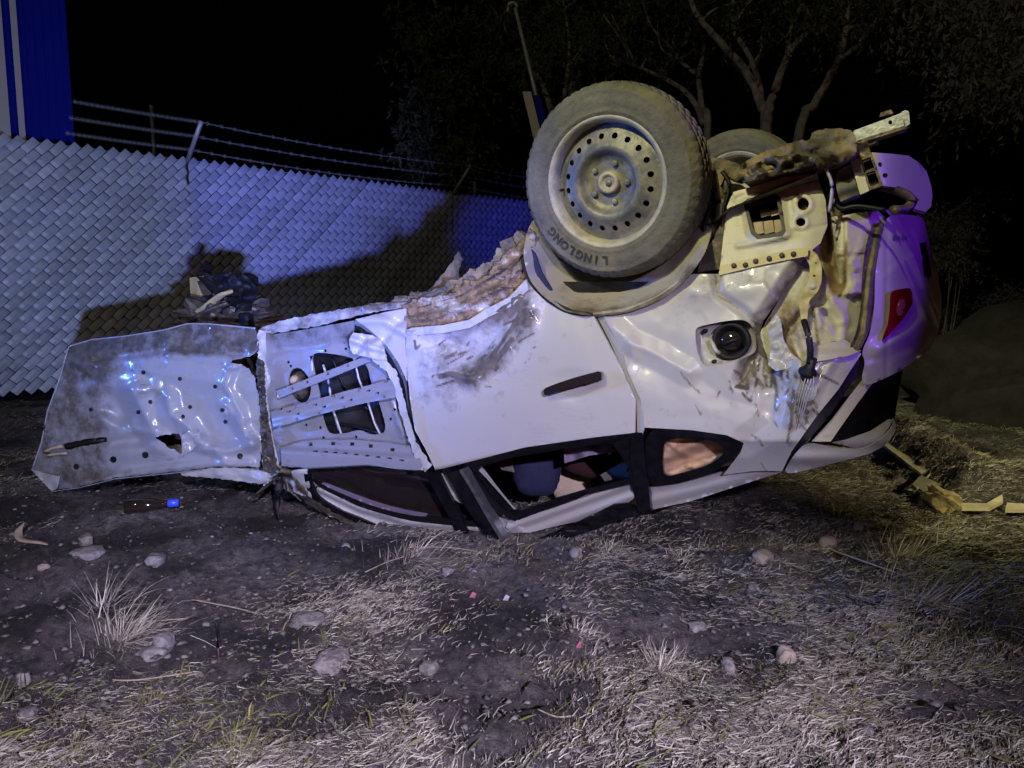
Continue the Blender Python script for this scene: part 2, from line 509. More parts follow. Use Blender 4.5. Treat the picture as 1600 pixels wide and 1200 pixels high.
def ico(sub=3):
    import bmesh
    bm = bmesh.new(); bmesh.ops.create_icosphere(bm, subdivisions=sub, radius=1)
    V = np.array([v.co[:] for v in bm.verts]); Fc = [[v.index for v in f.verts] for f in bm.faces]
    bm.free()
    return V, Fc
ICO2, ICO3, ICO4 = ico(2), ico(3), ico(4)

def lump(name, c, rad, material, parent=None, sub=3, amp=0.25, freq=2.0, seed=0, rot=None, smooth=True, box=0.0):
    V, Fc = {2: ICO2, 3: ICO3, 4: ICO4}[sub]
    V = V.copy()
    if box:
        V = np.sign(V) * np.abs(V) ** (1 - box)
    d = 1 + amp * (fbm(V[:, 0] * freq + seed * 3.1, V[:, 1] * freq + V[:, 2] * freq * 1.7 + seed, 3, seed) )
    V = V * d[:, None] * np.asarray(rad)
    if rot is not None:
        V = V @ np.array(rot.to_3x3()).T
    V = V + np.asarray(c)
    return link(name, V, Fc, material, parent, smooth)

def box_vf(c, a, b, d):
    c, a, b, d = (np.asarray(q, float) for q in (c, a, b, d))
    V = [c + a * i + b * j + d * k for i in (-1, 1) for j in (-1, 1) for k in (-1, 1)]
    return V, [(0, 1, 3, 2), (4, 6, 7, 5), (0, 4, 5, 1), (2, 3, 7, 6), (0, 2, 6, 4), (1, 5, 7, 3)]

def box(name, c, a, b, d, material, parent=None):
    V, Fc = box_vf(c, a, b, d)
    o = link(name, V, Fc, material, parent)
    return o

def fast_mesh(name, V, Q, material, parent=None, smooth=False, attrs=None):
    me = bpy.data.meshes.new(name)
    k = Q.shape[1]
    me.vertices.add(len(V)); me.vertices.foreach_set('co', np.asarray(V, np.float32).ravel())
    me.loops.add(Q.size); me.loops.foreach_set('vertex_index', Q.astype(np.int32).ravel())
    me.polygons.add(len(Q)); me.polygons.foreach_set('loop_start', np.arange(0, Q.size, k, dtype=np.int32))
    if smooth: me.polygons.foreach_set('use_smooth', np.ones(len(Q), bool))
    me.materials.append(MATS[material])
    for a_, v in (attrs or {}).items():
        a = me.attributes.new(a_, 'FLOAT', 'POINT'); a.data.foreach_set('value', np.asarray(v, np.float32))
    me.update(calc_edges=True); me.validate()
    o = bpy.data.objects.new(name, me); COL.objects.link(o)
    if parent is not None:
        o.parent = parent; o.matrix_parent_inverse = PARENT_INV.get(parent.name, Matrix.Identity(4))
    return o

# ================================================================== GROUND
def gh(x, y):
    x = np.asarray(x, float); y = np.asarray(y, float)
    d = np.hypot(x, y)
    fade = np.clip(1.6 - d / 9, 0.15, 1)
    h = 0.022 * fbm(x * 1.1 + 3, y * 1.6 + 9, 3, 3) + 0.026 * fbm(x * 4.5, y * 7.0, 3, 21)
    clod = fbm(x * 11, y * 17, 4, 40)
    h = h + 0.040 * np.sign(clod) * np.abs(clod) ** 1.2 + 0.007 * fbm(x * 45, y * 60, 2, 60)
    # a low bank of earth at the right, behind the wreck
    bank = gnd(np.array([1395, 1470, 1540, 1640, 1760]), np.array([690, 735, 775, 775, 745]))
    bd = pdist(x, y, [tuple(p[:2]) for p in bank])
    h = h + 0.030 * np.clip(fbm(x * 24, y * 34, 3, 90) - 0.12, 0, 1)
    h = h * fade + 0.19 * np.exp(-(bd / 0.19) ** 2)
    return h - 0.02

rows = np.concatenate([np.linspace(-9, 0.4, 24), 0.5 * np.exp(np.linspace(0, math.log(900 / 0.5), 560))])
cols = np.linspace(-1, 1, 440); cols = np.sign(cols) * np.abs(cols) ** 1.0
GX = cols[None, :] * (np.abs(rows)[:, None] * 1.05 + 1.1); GY = np.repeat(rows[:, None], len(cols), 1)
GZ = gh(GX, GY)
nr, nc = GX.shape
idx = np.arange(nr * nc).reshape(nr, nc)
Q = np.stack([idx[:-1, :-1], idx[:-1, 1:], idx[1:, 1:], idx[1:, :-1]], -1).reshape(-1, 4)
kind(fast_mesh('ground', np.stack([GX, GY, GZ], -1).reshape(-1, 3), Q, 'dirt', smooth=True), 'structure')

def cover(x, y):
    """how much dry grass lies here"""
    n = 0.74 + 1.3 * fbm(x * 1.9 + 5, y * 3.0, 3, 77)
    bare = np.exp(-((x + 1.35) / 0.85) ** 2 - ((y - 2.75) / 0.85) ** 2)
    return np.clip(n + 0.12 - 1.1 * bare - 0.35 * np.clip(-x - 0.4, 0, 1) + 0.15 * np.clip(x, 0, 2), 0, 1)

def blades(name, n, ymin, ymax, lmin, lmax, wid, lift, material, seed, tint=(0.0, 1.0), clump=0.6):
    r = np.random.default_rng(seed)
    y = ymin * np.exp(r.random(n) * math.log(ymax / ymin))
    x = (r.random(n) * 2 - 1) * (y * 0.74 + 0.25)
    m_ = r.random(n) < clump
    ci = r.integers(0, max(1, n // 45), n)
    x = np.where(m_, x[ci] + r.normal(0, 0.022, n) * y, x); y = np.where(m_, y[ci] * (1 + r.normal(0, 0.02, n)), y)
    ok = r.random(n) < cover(x, y) ** 2.0
    x, y = x[ok], y[ok]
    n = len(x)
    # clump directions: neighbouring straws lie roughly alike
    az = fbm(x * 2.2, y * 2.2, 2, 5 + seed) * 3.5 + r.normal(0, 0.75, n)
    L = lmin + (lmax - lmin) * r.random(n) ** 2.2
    el = np.abs(r.normal(0, lift, n))
    z = gh(x, y) + r.random(n) * 0.008
    dx, dy = np.cos(az), np.sin(az)
    w = wid * (0.6 + 0.8 * r.random(n))
    bend = r.normal(0, 0.25, n)
    V = np.zeros((n, 6, 3))
    for k, t in enumerate((0, 0.55, 1.0)):
        px = x + dx * L * t * np.cos(el) - dy * bend * L * t * t
        py = y + dy * L * t * np.cos(el) + dx * bend * L * t * t
        pz = z + L * t * np.sin(el) - 0.35 * L * t * t * np.sin(el)
        ww = w * (1.0, 0.85, 0.25)[k]
        pz = np.maximum(pz, gh(px, py) + 0.001)
        for j, s in enumerate((-1, 1)):
            V[:, 2 * k + j] = np.stack([px - dy * ww * s, py + dx * ww * s, pz + ww * 0.7 * s], -1)
    b = np.arange(n)[:, None] * 6
    Q = np.concatenate([b + np.array([0, 1, 3, 2]), b + np.array([2, 3, 5, 4])])
    t = np.repeat(tint[0] + (tint[1] - tint[0]) * np.clip(r.beta(1.1, 2.0, n) + 0.12 * fbm(x * 3, y * 3, 2, 9), 0, 1), 6)
    o = kind(fast_mesh(name, V.reshape(-1, 3), Q, material, attrs={'tint': t}), 'stuff')
    return o

tag(blades('dry_grass', 480000, 1.05, 6.5, 0.006, 0.042, 0.0009, 0.36, 'straw', 1), 'short dry straw and dead grass strewn over the dirt', 'grass')
tag(blades('green_weeds', 9000, 1.05, 6.0, 0.02, 0.08, 0.0016, 0.55, 'green_grass', 4), 'sparse green blades among the dry straw', 'grass')

def gravel():
    r = np.random.default_rng(12); n = 22000
    y = 1.05 * np.exp(r.random(n) * math.log(6)); x = (r.random(n) * 2 - 1) * (y * 0.74 + 0.25)
    s = 0.0025 + 0.012 * r.random(n) ** 5
    base = np.array([(1, 0, 0), (.1, .9, .1), (-1, .1, 0), (-.1, -.9, .05), (.3, .2, .5), (-.3, -.1, .42), (0, 0, -.5)])
    tri = np.array([(0, 1, 4), (1, 5, 4), (1, 2, 5), (2, 3, 5), (3, 4, 5), (3, 0, 4), (1, 0, 6), (2, 1, 6), (3, 2, 6), (0, 3, 6)])
    a = r.random(n) * 6.28; ca, sa = np.cos(a), np.sin(a)
    st = 0.6 + 0.8 * r.random((n, 7, 3))
    B = base[None] * st * s[:, None, None]
    V = np.stack([B[..., 0] * ca[:, None] - B[..., 1] * sa[:, None] + x[:, None], B[..., 0] * sa[:, None] + B[..., 1] * ca[:, None] + y[:, None], B[..., 2] + gh(x, y)[:, None] + 0.3 * s[:, None]], -1)
    Q = (np.arange(n)[:, None, None] * 7 + tri[None]).reshape(-1, 3)
    tag(kind(fast_mesh('gravel', V.reshape(-1, 3), Q, 'gravel', attrs={'tint': np.repeat(r.random(n) ** 3.0, 7)}), 'stuff'), 'fine gravel and crumbs scattered over the ground', 'gravel')
gravel()

# ================================================================== FENCE
FA = np.array([-4.2, 6.35, 0]); FD = np.array([0.676, 0.737, 0]); FN = np.array([0.737, -0.676, 0])
ZV = np.array([0, 0, 1.0])
def fp(s, z, o=0.0): return FA + FD * s + ZV * z + FN * o
fence = thing('slatted_fence', 'grey chain-link fence woven with diagonal privacy slats and barbed wire on top', 'fence', tuple(fp(1.6, 0)))
PX, PZ, FH0, FROWS = 0.105, 0.1, 0.05, 21
T1 = np.array([PX, PZ]); E2 = np.array([PX / 2, -PZ / 2])
def slat_mesh(name, odd, material):
    V, Fc = [], []
    starts = [(0.0, 0.5)] + [(0.5 + i, 1.5 + i) for i in range(FROWS - 1)] + [(FROWS - 0.5, FROWS)] if odd else [(i, i + 1) for i in range(FROWS)]
    for a, b in starts:
        base = len(V)
        g = 0.020
        prof = [(a + g, 0.0), (a + 0.25 * (b - a), 0.007), (a + 0.75 * (b - a), 0.006), (b - g, -0.003)]
        for t, o in prof:
            for k, (c, oo) in enumerate(((0.04, -0.005), (0.5, 0.002), (0.96, 0.001))):
                q = T1 * t + E2 * c
                V.append(fp(0, FH0 + PZ / 2, 0) - FA + FD * q[0] + ZV * q[1] + FN * (o + oo))
        for i in range(3):
            for k in range(2):
                p = base + i * 3 + k
                Fc.append((p, p + 1, p + 4, p + 3))
    me = bpy.data.meshes.new(name)
    me.from_pydata([tuple(v) for v in V], [], Fc)
    me.materials.append(MATS[material])
    return me
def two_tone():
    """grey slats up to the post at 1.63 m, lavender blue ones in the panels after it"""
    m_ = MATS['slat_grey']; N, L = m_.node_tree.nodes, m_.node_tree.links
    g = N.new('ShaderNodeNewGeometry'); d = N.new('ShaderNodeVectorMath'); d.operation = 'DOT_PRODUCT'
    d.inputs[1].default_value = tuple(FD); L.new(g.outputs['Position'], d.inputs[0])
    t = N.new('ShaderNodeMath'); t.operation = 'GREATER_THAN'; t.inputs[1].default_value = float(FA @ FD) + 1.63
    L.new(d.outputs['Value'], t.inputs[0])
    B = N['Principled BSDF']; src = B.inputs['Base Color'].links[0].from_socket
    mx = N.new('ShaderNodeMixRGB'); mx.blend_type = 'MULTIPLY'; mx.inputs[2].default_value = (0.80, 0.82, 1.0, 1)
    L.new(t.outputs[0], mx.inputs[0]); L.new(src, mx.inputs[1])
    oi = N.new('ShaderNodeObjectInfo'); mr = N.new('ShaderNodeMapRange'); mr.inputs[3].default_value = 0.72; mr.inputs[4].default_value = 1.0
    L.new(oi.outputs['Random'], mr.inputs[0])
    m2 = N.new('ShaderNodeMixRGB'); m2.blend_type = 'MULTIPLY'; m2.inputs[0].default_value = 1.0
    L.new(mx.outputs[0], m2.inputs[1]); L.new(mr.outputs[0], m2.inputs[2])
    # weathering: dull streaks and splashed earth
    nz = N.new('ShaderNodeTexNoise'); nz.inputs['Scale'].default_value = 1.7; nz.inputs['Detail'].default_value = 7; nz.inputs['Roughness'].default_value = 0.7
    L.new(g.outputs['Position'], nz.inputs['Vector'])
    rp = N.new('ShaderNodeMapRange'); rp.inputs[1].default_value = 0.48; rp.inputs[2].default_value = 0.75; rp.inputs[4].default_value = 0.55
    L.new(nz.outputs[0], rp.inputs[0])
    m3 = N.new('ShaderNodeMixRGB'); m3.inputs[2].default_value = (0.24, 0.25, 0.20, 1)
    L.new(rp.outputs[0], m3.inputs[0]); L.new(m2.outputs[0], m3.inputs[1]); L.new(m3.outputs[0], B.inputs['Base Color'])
two_tone()
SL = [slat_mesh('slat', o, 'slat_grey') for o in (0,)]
POSTS = [-1.83, 1.63, 5.09, 8.55, 12.0]
s0 = -4.6
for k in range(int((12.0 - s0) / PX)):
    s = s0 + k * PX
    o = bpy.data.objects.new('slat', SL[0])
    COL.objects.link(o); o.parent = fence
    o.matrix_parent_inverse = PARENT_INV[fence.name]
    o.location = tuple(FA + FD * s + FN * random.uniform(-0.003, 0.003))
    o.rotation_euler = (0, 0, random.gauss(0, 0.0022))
# wires of the mesh: one diagonal family in front of the slats' joints
WV, WF = [], []
def add_wire(p, q, r=0.0016):
    V, Fc = tube_vf([p, q], r, 3)
    b = len(WV); WV.extend(V); WF.extend([tuple(i + b for i in f) for f in Fc])
for k in range(int(14.5 / PX) * 2):
    s = -2.4 + k * PX / 2
    add_wire(fp(s, FH0 + PZ * FROWS, -0.022), fp(s + PX * FROWS, FH0, -0.022), 0.0012)
kind(link('wire_mesh', WV, WF, 'fence_wire', fence), 'stuff')
for s in POSTS:
    p = tube('post', [fp(s, -0.1, -0.02), fp(s, 2.16, -0.02)], 0.03, 'galvanised', fence, 10)
    tube('barb_arm', [fp(s, 2.12, -0.02), fp(s, 2.47, 0.33)], 0.021, 'galvanised', fence, 6, 0.6)
for f_, sag in ((0.35, 0.05), (0.66, 0.04), (0.98, 0.045)):
    V, Fc = [], []
    for a, b in zip([0.55] + POSTS[1:-1], POSTS[1:]):
        n = 28; sg_ = sag * ((b - a) / 3.46) ** 2
        for ph in (0, math.pi):
            pts = []
            for i in range(n * 2 + 1):
                t = i / (2 * n)
                z = 2.12 + 0.35 * f_ - sg_ * 4 * t * (1 - t) + 0.006 * math.sin(i * 1.6 + ph)
                pts.append(fp(a + (b - a) * t, z, -0.02 + 0.35 * f_ + 0.006 * math.cos(i * 1.6 + ph)))
            v, fc = tube_vf(pts, 0.0022, 3); o_ = len(V); V += v; Fc += [tuple(q + o_ for q in g) for g in fc]
        for i in range(26):
            t = (i + 0.5) / 26
            c = fp(a + (b - a) * t, 2.12 + 0.35 * f_ - sg_ * 4 * t * (1 - t), -0.02 + 0.35 * f_)
            for sg in (-1, 1):
                v, fc = tube_vf([c - (FD * 0.012 * sg + ZV * 0.018), c + (FD * 0.012 * sg + ZV * 0.018)], 0.002, 3)
                o_ = len(V); V += v; Fc += [tuple(q + o_ for q in g) for g in fc]
    link('barbed_wire', V, Fc, 'galvanised', fence)
tube('top_wire', [fp(s, 2.155 + 0.008 * math.sin(s * 40), 0.0) for s in np.arange(-2.4, 12, 0.08)], 0.003, 'galvanised', fence, 4)
q_ = far(237, 165, 9.0)
o = tube('fence_post', [np.array([q_[0], q_[1], -0.1]), q_], 0.03, 'bark', None, 8)
tag(o, 'thin dark post standing behind the slatted fence beside the blue building', 'post')
q_ = far(741, 284, 10.9)
o = tube('fence_post', [np.array([q_[0], q_[1], -0.1]), q_], 0.028, 'galvanised', None, 8)
tag(o, 'short thin post behind the fence by the second barbed wire arm', 'post')

# ================================================================== BUILDING
bq0 = far(-140, 100, 9.6); bq1 = far(108, 100, 10.4)
bld = thing('blue_building', 'tall blue metal-clad building corner with white vertical stripes behind the fence', 'building', (float(bq0[0]), float(bq0[1]), 0))
bd = np.array([bq1[0] - bq0[0], bq1[1] - bq0[1], 0.0]); bl = float(np.linalg.norm(bd)); bd /= bl
bn = np.array([bd[1], -bd[0], 0]); bb = np.array([bq0[0], bq0[1], 0])
box('wall', bb + bd * bl / 2 - bn * 2.0 + ZV * 4, bd * bl / 2, bn * 2.0, ZV * 4.05, 'blue_wall', bld)
def at_x(px):
    # metres along the wall seen at column px
    r = ray(px, 100); A = np.array([[r[0], -bd[0]], [r[1], -bd[1]]])
    t, s = np.linalg.solve(A, bb[:2]); return s
for i, (a, b, m_, pr) in enumerate(((-60, -30, 'white_wall', .05), (-14, 9, 'white_wall', .05), (13, 19, 'blue_wall', .035), (22, 32, 'white_wall', .05))):
    sa, sb = at_x(a), at_x(b)
    box('stripe', bb + bd * (sa + sb) / 2 + bn * (pr / 2 - 0.004) + ZV * 4, bd * (sb - sa) / 2, bn * pr / 2, ZV * 4.0, m_, bld)
for i in range(5):
    sa = at_x(40 + i * 14)
    box('cladding_rib', bb + bd * sa + bn * 0.008 + ZV * 4, bd * 0.012, bn * 0.012, ZV * 4.0, 'blue_wall', bld)
box('parapet', bb + bd * bl / 2 - bn * 1.96 + ZV * 8.12, bd * (bl / 2 + 0.05), bn * 2.1, ZV * 0.1, 'white_wall', bld)

# ================================================================== TREES
def leaf_cloud(name, centers, radii, n, size, material, parent, seed, droop=0.0, strands=True):
    """leaf-sized faces in hanging sprays around many small centres"""
    r = np.random.default_rng(seed)
    centers = np.asarray(centers); k = r.integers(0, len(centers), n // 12)
    rr = np.asarray(radii)[k]
    p0 = centers[k] + r.normal(0, 0.45, (len(k), 3)) * rr[:, None]
    d = r.normal(0, 1, (len(k), 3)); d[:, 2] -= droop * 2; d /= np.linalg.norm(d, axis=1)[:, None]
    L = 0.10 + 0.28 * r.random(len(k))
    V = []; T = []
    for j in range(12):
        t = (j + r.random(len(k))) / 12
        c = p0 + d * (L * t)[:, None]; c[:, 2] -= droop * 0.35 * (L * t) ** 1.0 * t
        a = d + r.normal(0, 0.7, d.shape); a /= np.linalg.norm(a, axis=1)[:, None]
        b = np.cross(a, r.normal(0, 1, d.shape)); b /= np.linalg.norm(b, axis=1)[:, None] + 1e-9
        sz = size * (0.6 + 0.8 * r.random(len(k)))[:, None]
        V.append(np.stack([c, c + a * sz * 0.5 + b * sz * 0.16, c + a * sz, c + a * sz * 0.5 - b * sz * 0.16], 1))
        T.append(np.repeat(r.random(len(k)) * 0.7 + 0.3 * (k % 5) / 5, 4))
    V = np.concatenate(V).reshape(-1, 3); T = np.concatenate(T)
    Q = np.arange(len(V)).reshape(-1, 4)
    return kind(fast_mesh(name, V, Q, material, parent, attrs={'tint': T}), 'stuff') if False else fast_mesh(name, V, Q, material, parent, attrs={'tint': T})

def tree(label, base_px, depth, limbs, crown, nleaf, seed, size=0.055, droop=0.6, material='leaves', group='trees behind the wreck'):
    b = far(base_px[0], base_px[1], depth); b = np.array([b[0], b[1], 0.0])
    t = thing('tree', label, 'tree', tuple(b), group)
    r = random.Random(seed)
    V, Fc = [], []
    tips = []
    for pts, r0, r1 in limbs:
        P = []
        for j, q in enumerate(pts):
            if q is None: P.append(b + ZV * -0.05); continue
            P.append(far(q[0], q[1], depth + r.uniform(-0.15, 0.15) * (j > 0)))
        c = curve3(P, 6)
        rad = [0.78 * (r0 + (r1 - r0) * i / (len(c) - 1)) for i in range(len(c))]
        c = [p + np.array([r.uniform(-1, 1), r.uniform(-1, 1), 0]) * q * 0.22 for p, q in zip(c, rad)]
        v, fc = tube_vf(c, rad, 8); o = len(V); V += v; Fc += [tuple(i + o for i in f) for f in fc]
        tips.append(c[-1])
        # twigs
        for j in range(5):
            p = c[r.randrange(len(c) // 2, len(c))]; q = p + np.array([r.uniform(-.5, .5), r.uniform(-.5, .5), r.uniform(.1, .6)])
            v, fc = tube_vf(curve3([p, (p + q) / 2 + np.array([r.uniform(-.08, .08), 0, r.uniform(-.08, .08)]), q], 3), [0.018, 0.016, 0.014, 0.012, 0.01, 0.008, 0.005], 5)
            o = len(V); V += v; Fc += [tuple(i + o for i in f) for f in fc]
            tips.append(q)
    link('trunk', V, Fc, 'bark', t, True)
    C, Rr = [], []
    rg = np.random.default_rng(seed)
    for (x, y, rx, ry, n) in crown:
        for i in range(n):
            u = rg.normal(0, 0.5, 2)
            C.append(far(x + u[0] * rx, y + u[1] * ry, depth + rg.uniform(-0.8, 0.8))); Rr.append(rg.uniform(0.15, 0.4))
    C += [np.asarray(q) for q in tips]; Rr += [0.3] * len(tips)
    leaf_cloud('crown', C, Rr, nleaf, size, material, t, seed, droop)
    return t

tree('forked tree with pale bare limbs rising straight behind the overturned car', (1195, 300), 8.0, [
    ([None, (1197, 215), (1190, 165), (1165, 112), (1120, 60), (1085, 15), (1060, -60)], 0.085, 0.022),
    ([(1190, 165), (1186, 130), (1170, 85), (1146, 40), (1150, -60)], 0.045, 0.022),
    ([(1197, 200), (1207, 150), (1234, 82), (1262, 52), (1300, 15), (1345, -40)], 0.065, 0.02),
    ([(1232, 88), (1234, 50), (1262, -10), (1280, -60)], 0.04, 0.02)],
    [(1130, -60, 150, 70, 26), (1290, -50, 130, 60, 20), (1180, 40, 120, 40, 10)], 9000, 11)
tree('leaning tree with a single pale limb beside the forked tree', (1245, 300), 7.4, [
    ([None, (1248, 225), (1275, 160), (1308, 98), (1320, 60), (1326, 10), (1340, -60)], 0.065, 0.022),
    ([(1312, 92), (1345, 66), (1385, 5), (1410, -60)], 0.035, 0.02)],
    [(1370, -40, 110, 60, 22), (1290, 10, 60, 40, 8)], 6000, 12)
tree('slim tree with a crooked fork close behind the upturned wheel', (1110, 300), 8.6, [
    ([None, (1106, 215), (1098, 175), (1092, 125), (1100, 75), (1092, 40), (1080, -20)], 0.06, 0.02),
    ([(1095, 118), (1078, 108), (1060, 90), (1050, 60)], 0.035, 0.012),
    ([(1100, 195), (1085, 160), (1060, 135), (1010, 110), (960, 90)], 0.05, 0.015)],
    [(1000, 10, 150, 60, 26), (900, 60, 100, 60, 18), (1060, 20, 60, 40, 8)], 8000, 13)
tree('dark leafy tree rising beyond the far end of the fence', (880, 330), 12.5, [
    ([None, (880, 300), (872, 220), (850, 140), (800, 60), (760, 0)], 0.11, 0.03),
    ([(870, 230), (880, 160), (890, 80), (880, 0)], 0.06, 0.02)],
    [(730, 100, 120, 100, 40), (690, 220, 80, 70, 26), (800, 40, 120, 60, 26), (660, 40, 70, 60, 14)], 12000, 14, 0.09)
tree('tree with drooping pale foliage hanging over the dark verge', (1640, 400), 7.0, [
    ([None, (1650, 300), (1640, 150), (1600, 20), (1540, -60)], 0.14, 0.04),
    ([(1642, 160), (1600, 80), (1540, 40), (1480, 10)], 0.05, 0.02)],
    [(1540, 20, 60, 50, 16), (1500, 60, 50, 60, 14), (1580, 90, 40, 50, 12), (1450, 0, 60, 30, 10), (1560, 110, 25, 30, 6)], 9000, 15, 0.06, 1.6, 'pale_leaves')

def bush(label, px, py, depth, rx, rz, n, seed, material='pale_leaves'):
    c = far(px, py, depth)
    t = thing('bush', label, 'bush', (c[0], c[1], 0), 'bushes on the verge')
    rg = np.random.default_rng(seed)
    V, Fc = [], []
    C = []
    for i in range(9):
        q = np.array([c[0] + rg.normal(0, rx * 0.5), c[1] + rg.normal(0, rx * 0.5), max(0.05, c[2] + rg.normal(0, rz * 0.5))])
        C.append(q)
        b = np.array([c[0] + rg.normal(0, 0.05), c[1] + rg.normal(0, 0.05), -0.03])
        v, fc = tube_vf(curve3([b, (b + q) / 2 + rg.normal(0, 0.05, 3), q], 4), [0.009] * 4 + [0.006] * 4 + [0.003], 5)
        o = len(V); V += v; Fc += [tuple(i_ + o for i_ in f) for f in fc]
    link('stems', V, Fc, 'bark', t, True)
    leaf_cloud('foliage', C, [0.16] * len(C), n, 0.045, material, t, seed, 0.5)
bush('pale round bush just behind the car tail', 1478, 372, 8.5, 0.28, 0.36, 5000, 31)
bush('low broad bush on the dark verge beyond the earth bank', 1570, 480, 9.5, 0.9, 0.3, 6000, 32)
mat('mass_black', (0.009, 0.008, 0.007), 0.95, col2=(0.022, 0.019, 0.017), scale=9, bump=0.8, bscale=16)  # near-black colour standing in for the unlit dark at the right
mq = far(1640, 640, 5.6)
kind(lump('dark_mass', (mq[0] + 0.25, mq[1] + 0.3, 0.0), (1.15, 0.9, 0.80), 'mass_black', None, 4, 0.35, 2.0, 6), 'structure')  # added mass that hides the lit ground and keeps the far right black

# ------------------------------------------------------------------ leaning pole with a box
pt = far(805, 12, 6.6); pb = far(838, 150, 6.6)
pdir = (pb - pt) / np.linalg.norm(pb - pt)
foot = pb + pdir * (pb[2] / -pdir[2] + 0.1)
pole = thing('marker_pole', 'thin leaning metal pole with a hooked top and white and blue plate', 'pole', (foot[0], foot[1], 0))
tube('shaft', [pt, pb, foot], [0.014, 0.018, 0.03], 'galvanised', pole, 8)
tube('hook', curve3([pt + np.array([0.02, 0, 0.0]), pt + np.array([0.0, 0, 0.035]), pt + np.array([-0.05, 0, 0.03]), pt + np.array([-0.06, 0, -0.03])], 4), 0.012, 'galvanised', pole, 6)
pc = far(836, 182, 6.56)
px_ = np.cross(pdir, [0, 1, 0]); px_ /= np.linalg.norm(px_)
box('white_plate', pc - px_ * -0.03 * 0 + np.array([-0.02, 0, 0]), np.array([0.035, 0, 0]), np.array([0, 0.012, 0]), pdir * 0.20, 'white_wall', pole)
box('blue_plate', pc + np.array([0.045, 0.03, 0]), np.array([0.04, 0, 0]), np.array([0, 0.012, 0]), pdir * 0.18, 'blue_wall', pole)
o = tube('stump_post', [far(893, 128, 9.0), np.array([far(893, 128, 9.0)[0], 9.0, -0.1])], 0.045, 'bark', None, 8)
tag(o, 'short wooden post standing behind the top of the wheel', 'post')

# ================================================================== THE WRECKED CAR
car = thing('wrecked_car', 'crushed white car lying upside down on its roof, torn open along the side', 'car', tuple(carP(800, 845, -0.3) * np.array([1, 1, 0])))
INW = -CN
def shift(P, d): return np.asarray(P) + INW * d

# ---- hidden volume: underbody, roof, far side
def loft(name, A, B, material, n=14, bulge=None, mud=0.5):
    A = np.asarray(A); B = np.asarray(B)
    V, Fc = [], []
    for j in range(n + 1):
        t = j / n
        for i in range(len(A)):
            p = A[i] * (1 - t) + B[i] * t
            if bulge is not None: p = p + ZV * bulge(i / (len(A) - 1), t)
            V.append(p)
    m_ = len(A)
    for j in range(n):
        for i in range(m_ - 1):
            Fc.append((j * m_ + i, j * m_ + i + 1, (j + 1) * m_ + i + 1, (j + 1) * m_ + i))
    return link(name, V, Fc, material, car, True, {'mud': np.full(len(V), mud)})

sill = resample([(330, 545), (404, 520), (500, 494), (632, 482), (720, 456), (790, 414), (830, 380), (1060, 385), (1140, 318), (1277, 264)], 24, False)
sw = [(-0.06 if x > 640 else -0.12) + (-0.20 if 830 < x < 1110 else 0) for x, y in sill]
SA = np.array([carP(x, y, w) for (x, y), w in zip(sill, sw)])
for i in range(len(SA)):
    SA[i] += ZV * -0.012
loft('underbody', SA, shift(SA, 1.42), 'muddy_underbody', 16, lambda u, t: 0.03 * math.sin(t * 18 + u * 9) * math.sin(math.pi * t) - 0.03 * math.sin(math.pi * t))
rail = resample([(440, 752), (490, 776), (554, 806), (612, 826), (700, 836), (790, 838), (924, 806), (1015, 792), (1120, 764), (1222, 736)], 24, False)
RA = np.array([carP(x, y, body_w(x, y) - 0.02) for x, y in rail])
RA[:, 2] = np.maximum(RA[:, 2], 0.0)
RB = shift(RA, 1.05)
def roof_b(u, t): return -0.04 * math.sin(math.pi * t)
rf = loft('roof', RA, RB, 'white_paint', 12, roof_b, 0.35)
side = [(404, 520), (632, 482), (790, 414), (830, 372), (1140, 318), (1277, 264), (1380, 345), (1440, 470), (1390, 585), (1346, 560), (1257, 690), (1222, 736), (1015, 792), (790, 835), (612, 824), (500, 776), (440, 740)]
v, f = mesh2d(side, [[(500, 735), (690, 742), (770, 800), (600, 800)], [(740, 735), (970, 695), (970, 750), (810, 795)]], 16)
P = carP(v[:, 0], v[:, 1], body_w(v[:, 0], v[:, 1]) * 0.3 - 0.04)
P2 = shift(P, 1.46 ) + 0
lowm = np.clip((v[:, 1] - np.interp(v[:, 0], BX, BY)) / 165, 0, 1.2)
P2 = P2 - INW * (0.25 * lowm)[:, None]
shell('far_body_side', P2, f, INW, 0.01, 'interior_grey', car)
# floor and cabin trim seen through the openings
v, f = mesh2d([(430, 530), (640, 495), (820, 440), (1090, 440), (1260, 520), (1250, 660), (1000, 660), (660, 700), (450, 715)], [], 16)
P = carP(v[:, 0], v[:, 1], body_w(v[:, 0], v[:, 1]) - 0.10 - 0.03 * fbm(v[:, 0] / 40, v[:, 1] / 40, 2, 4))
shell('inner_side_trim', P, f, INW, 0.02, 'matte_black', car)

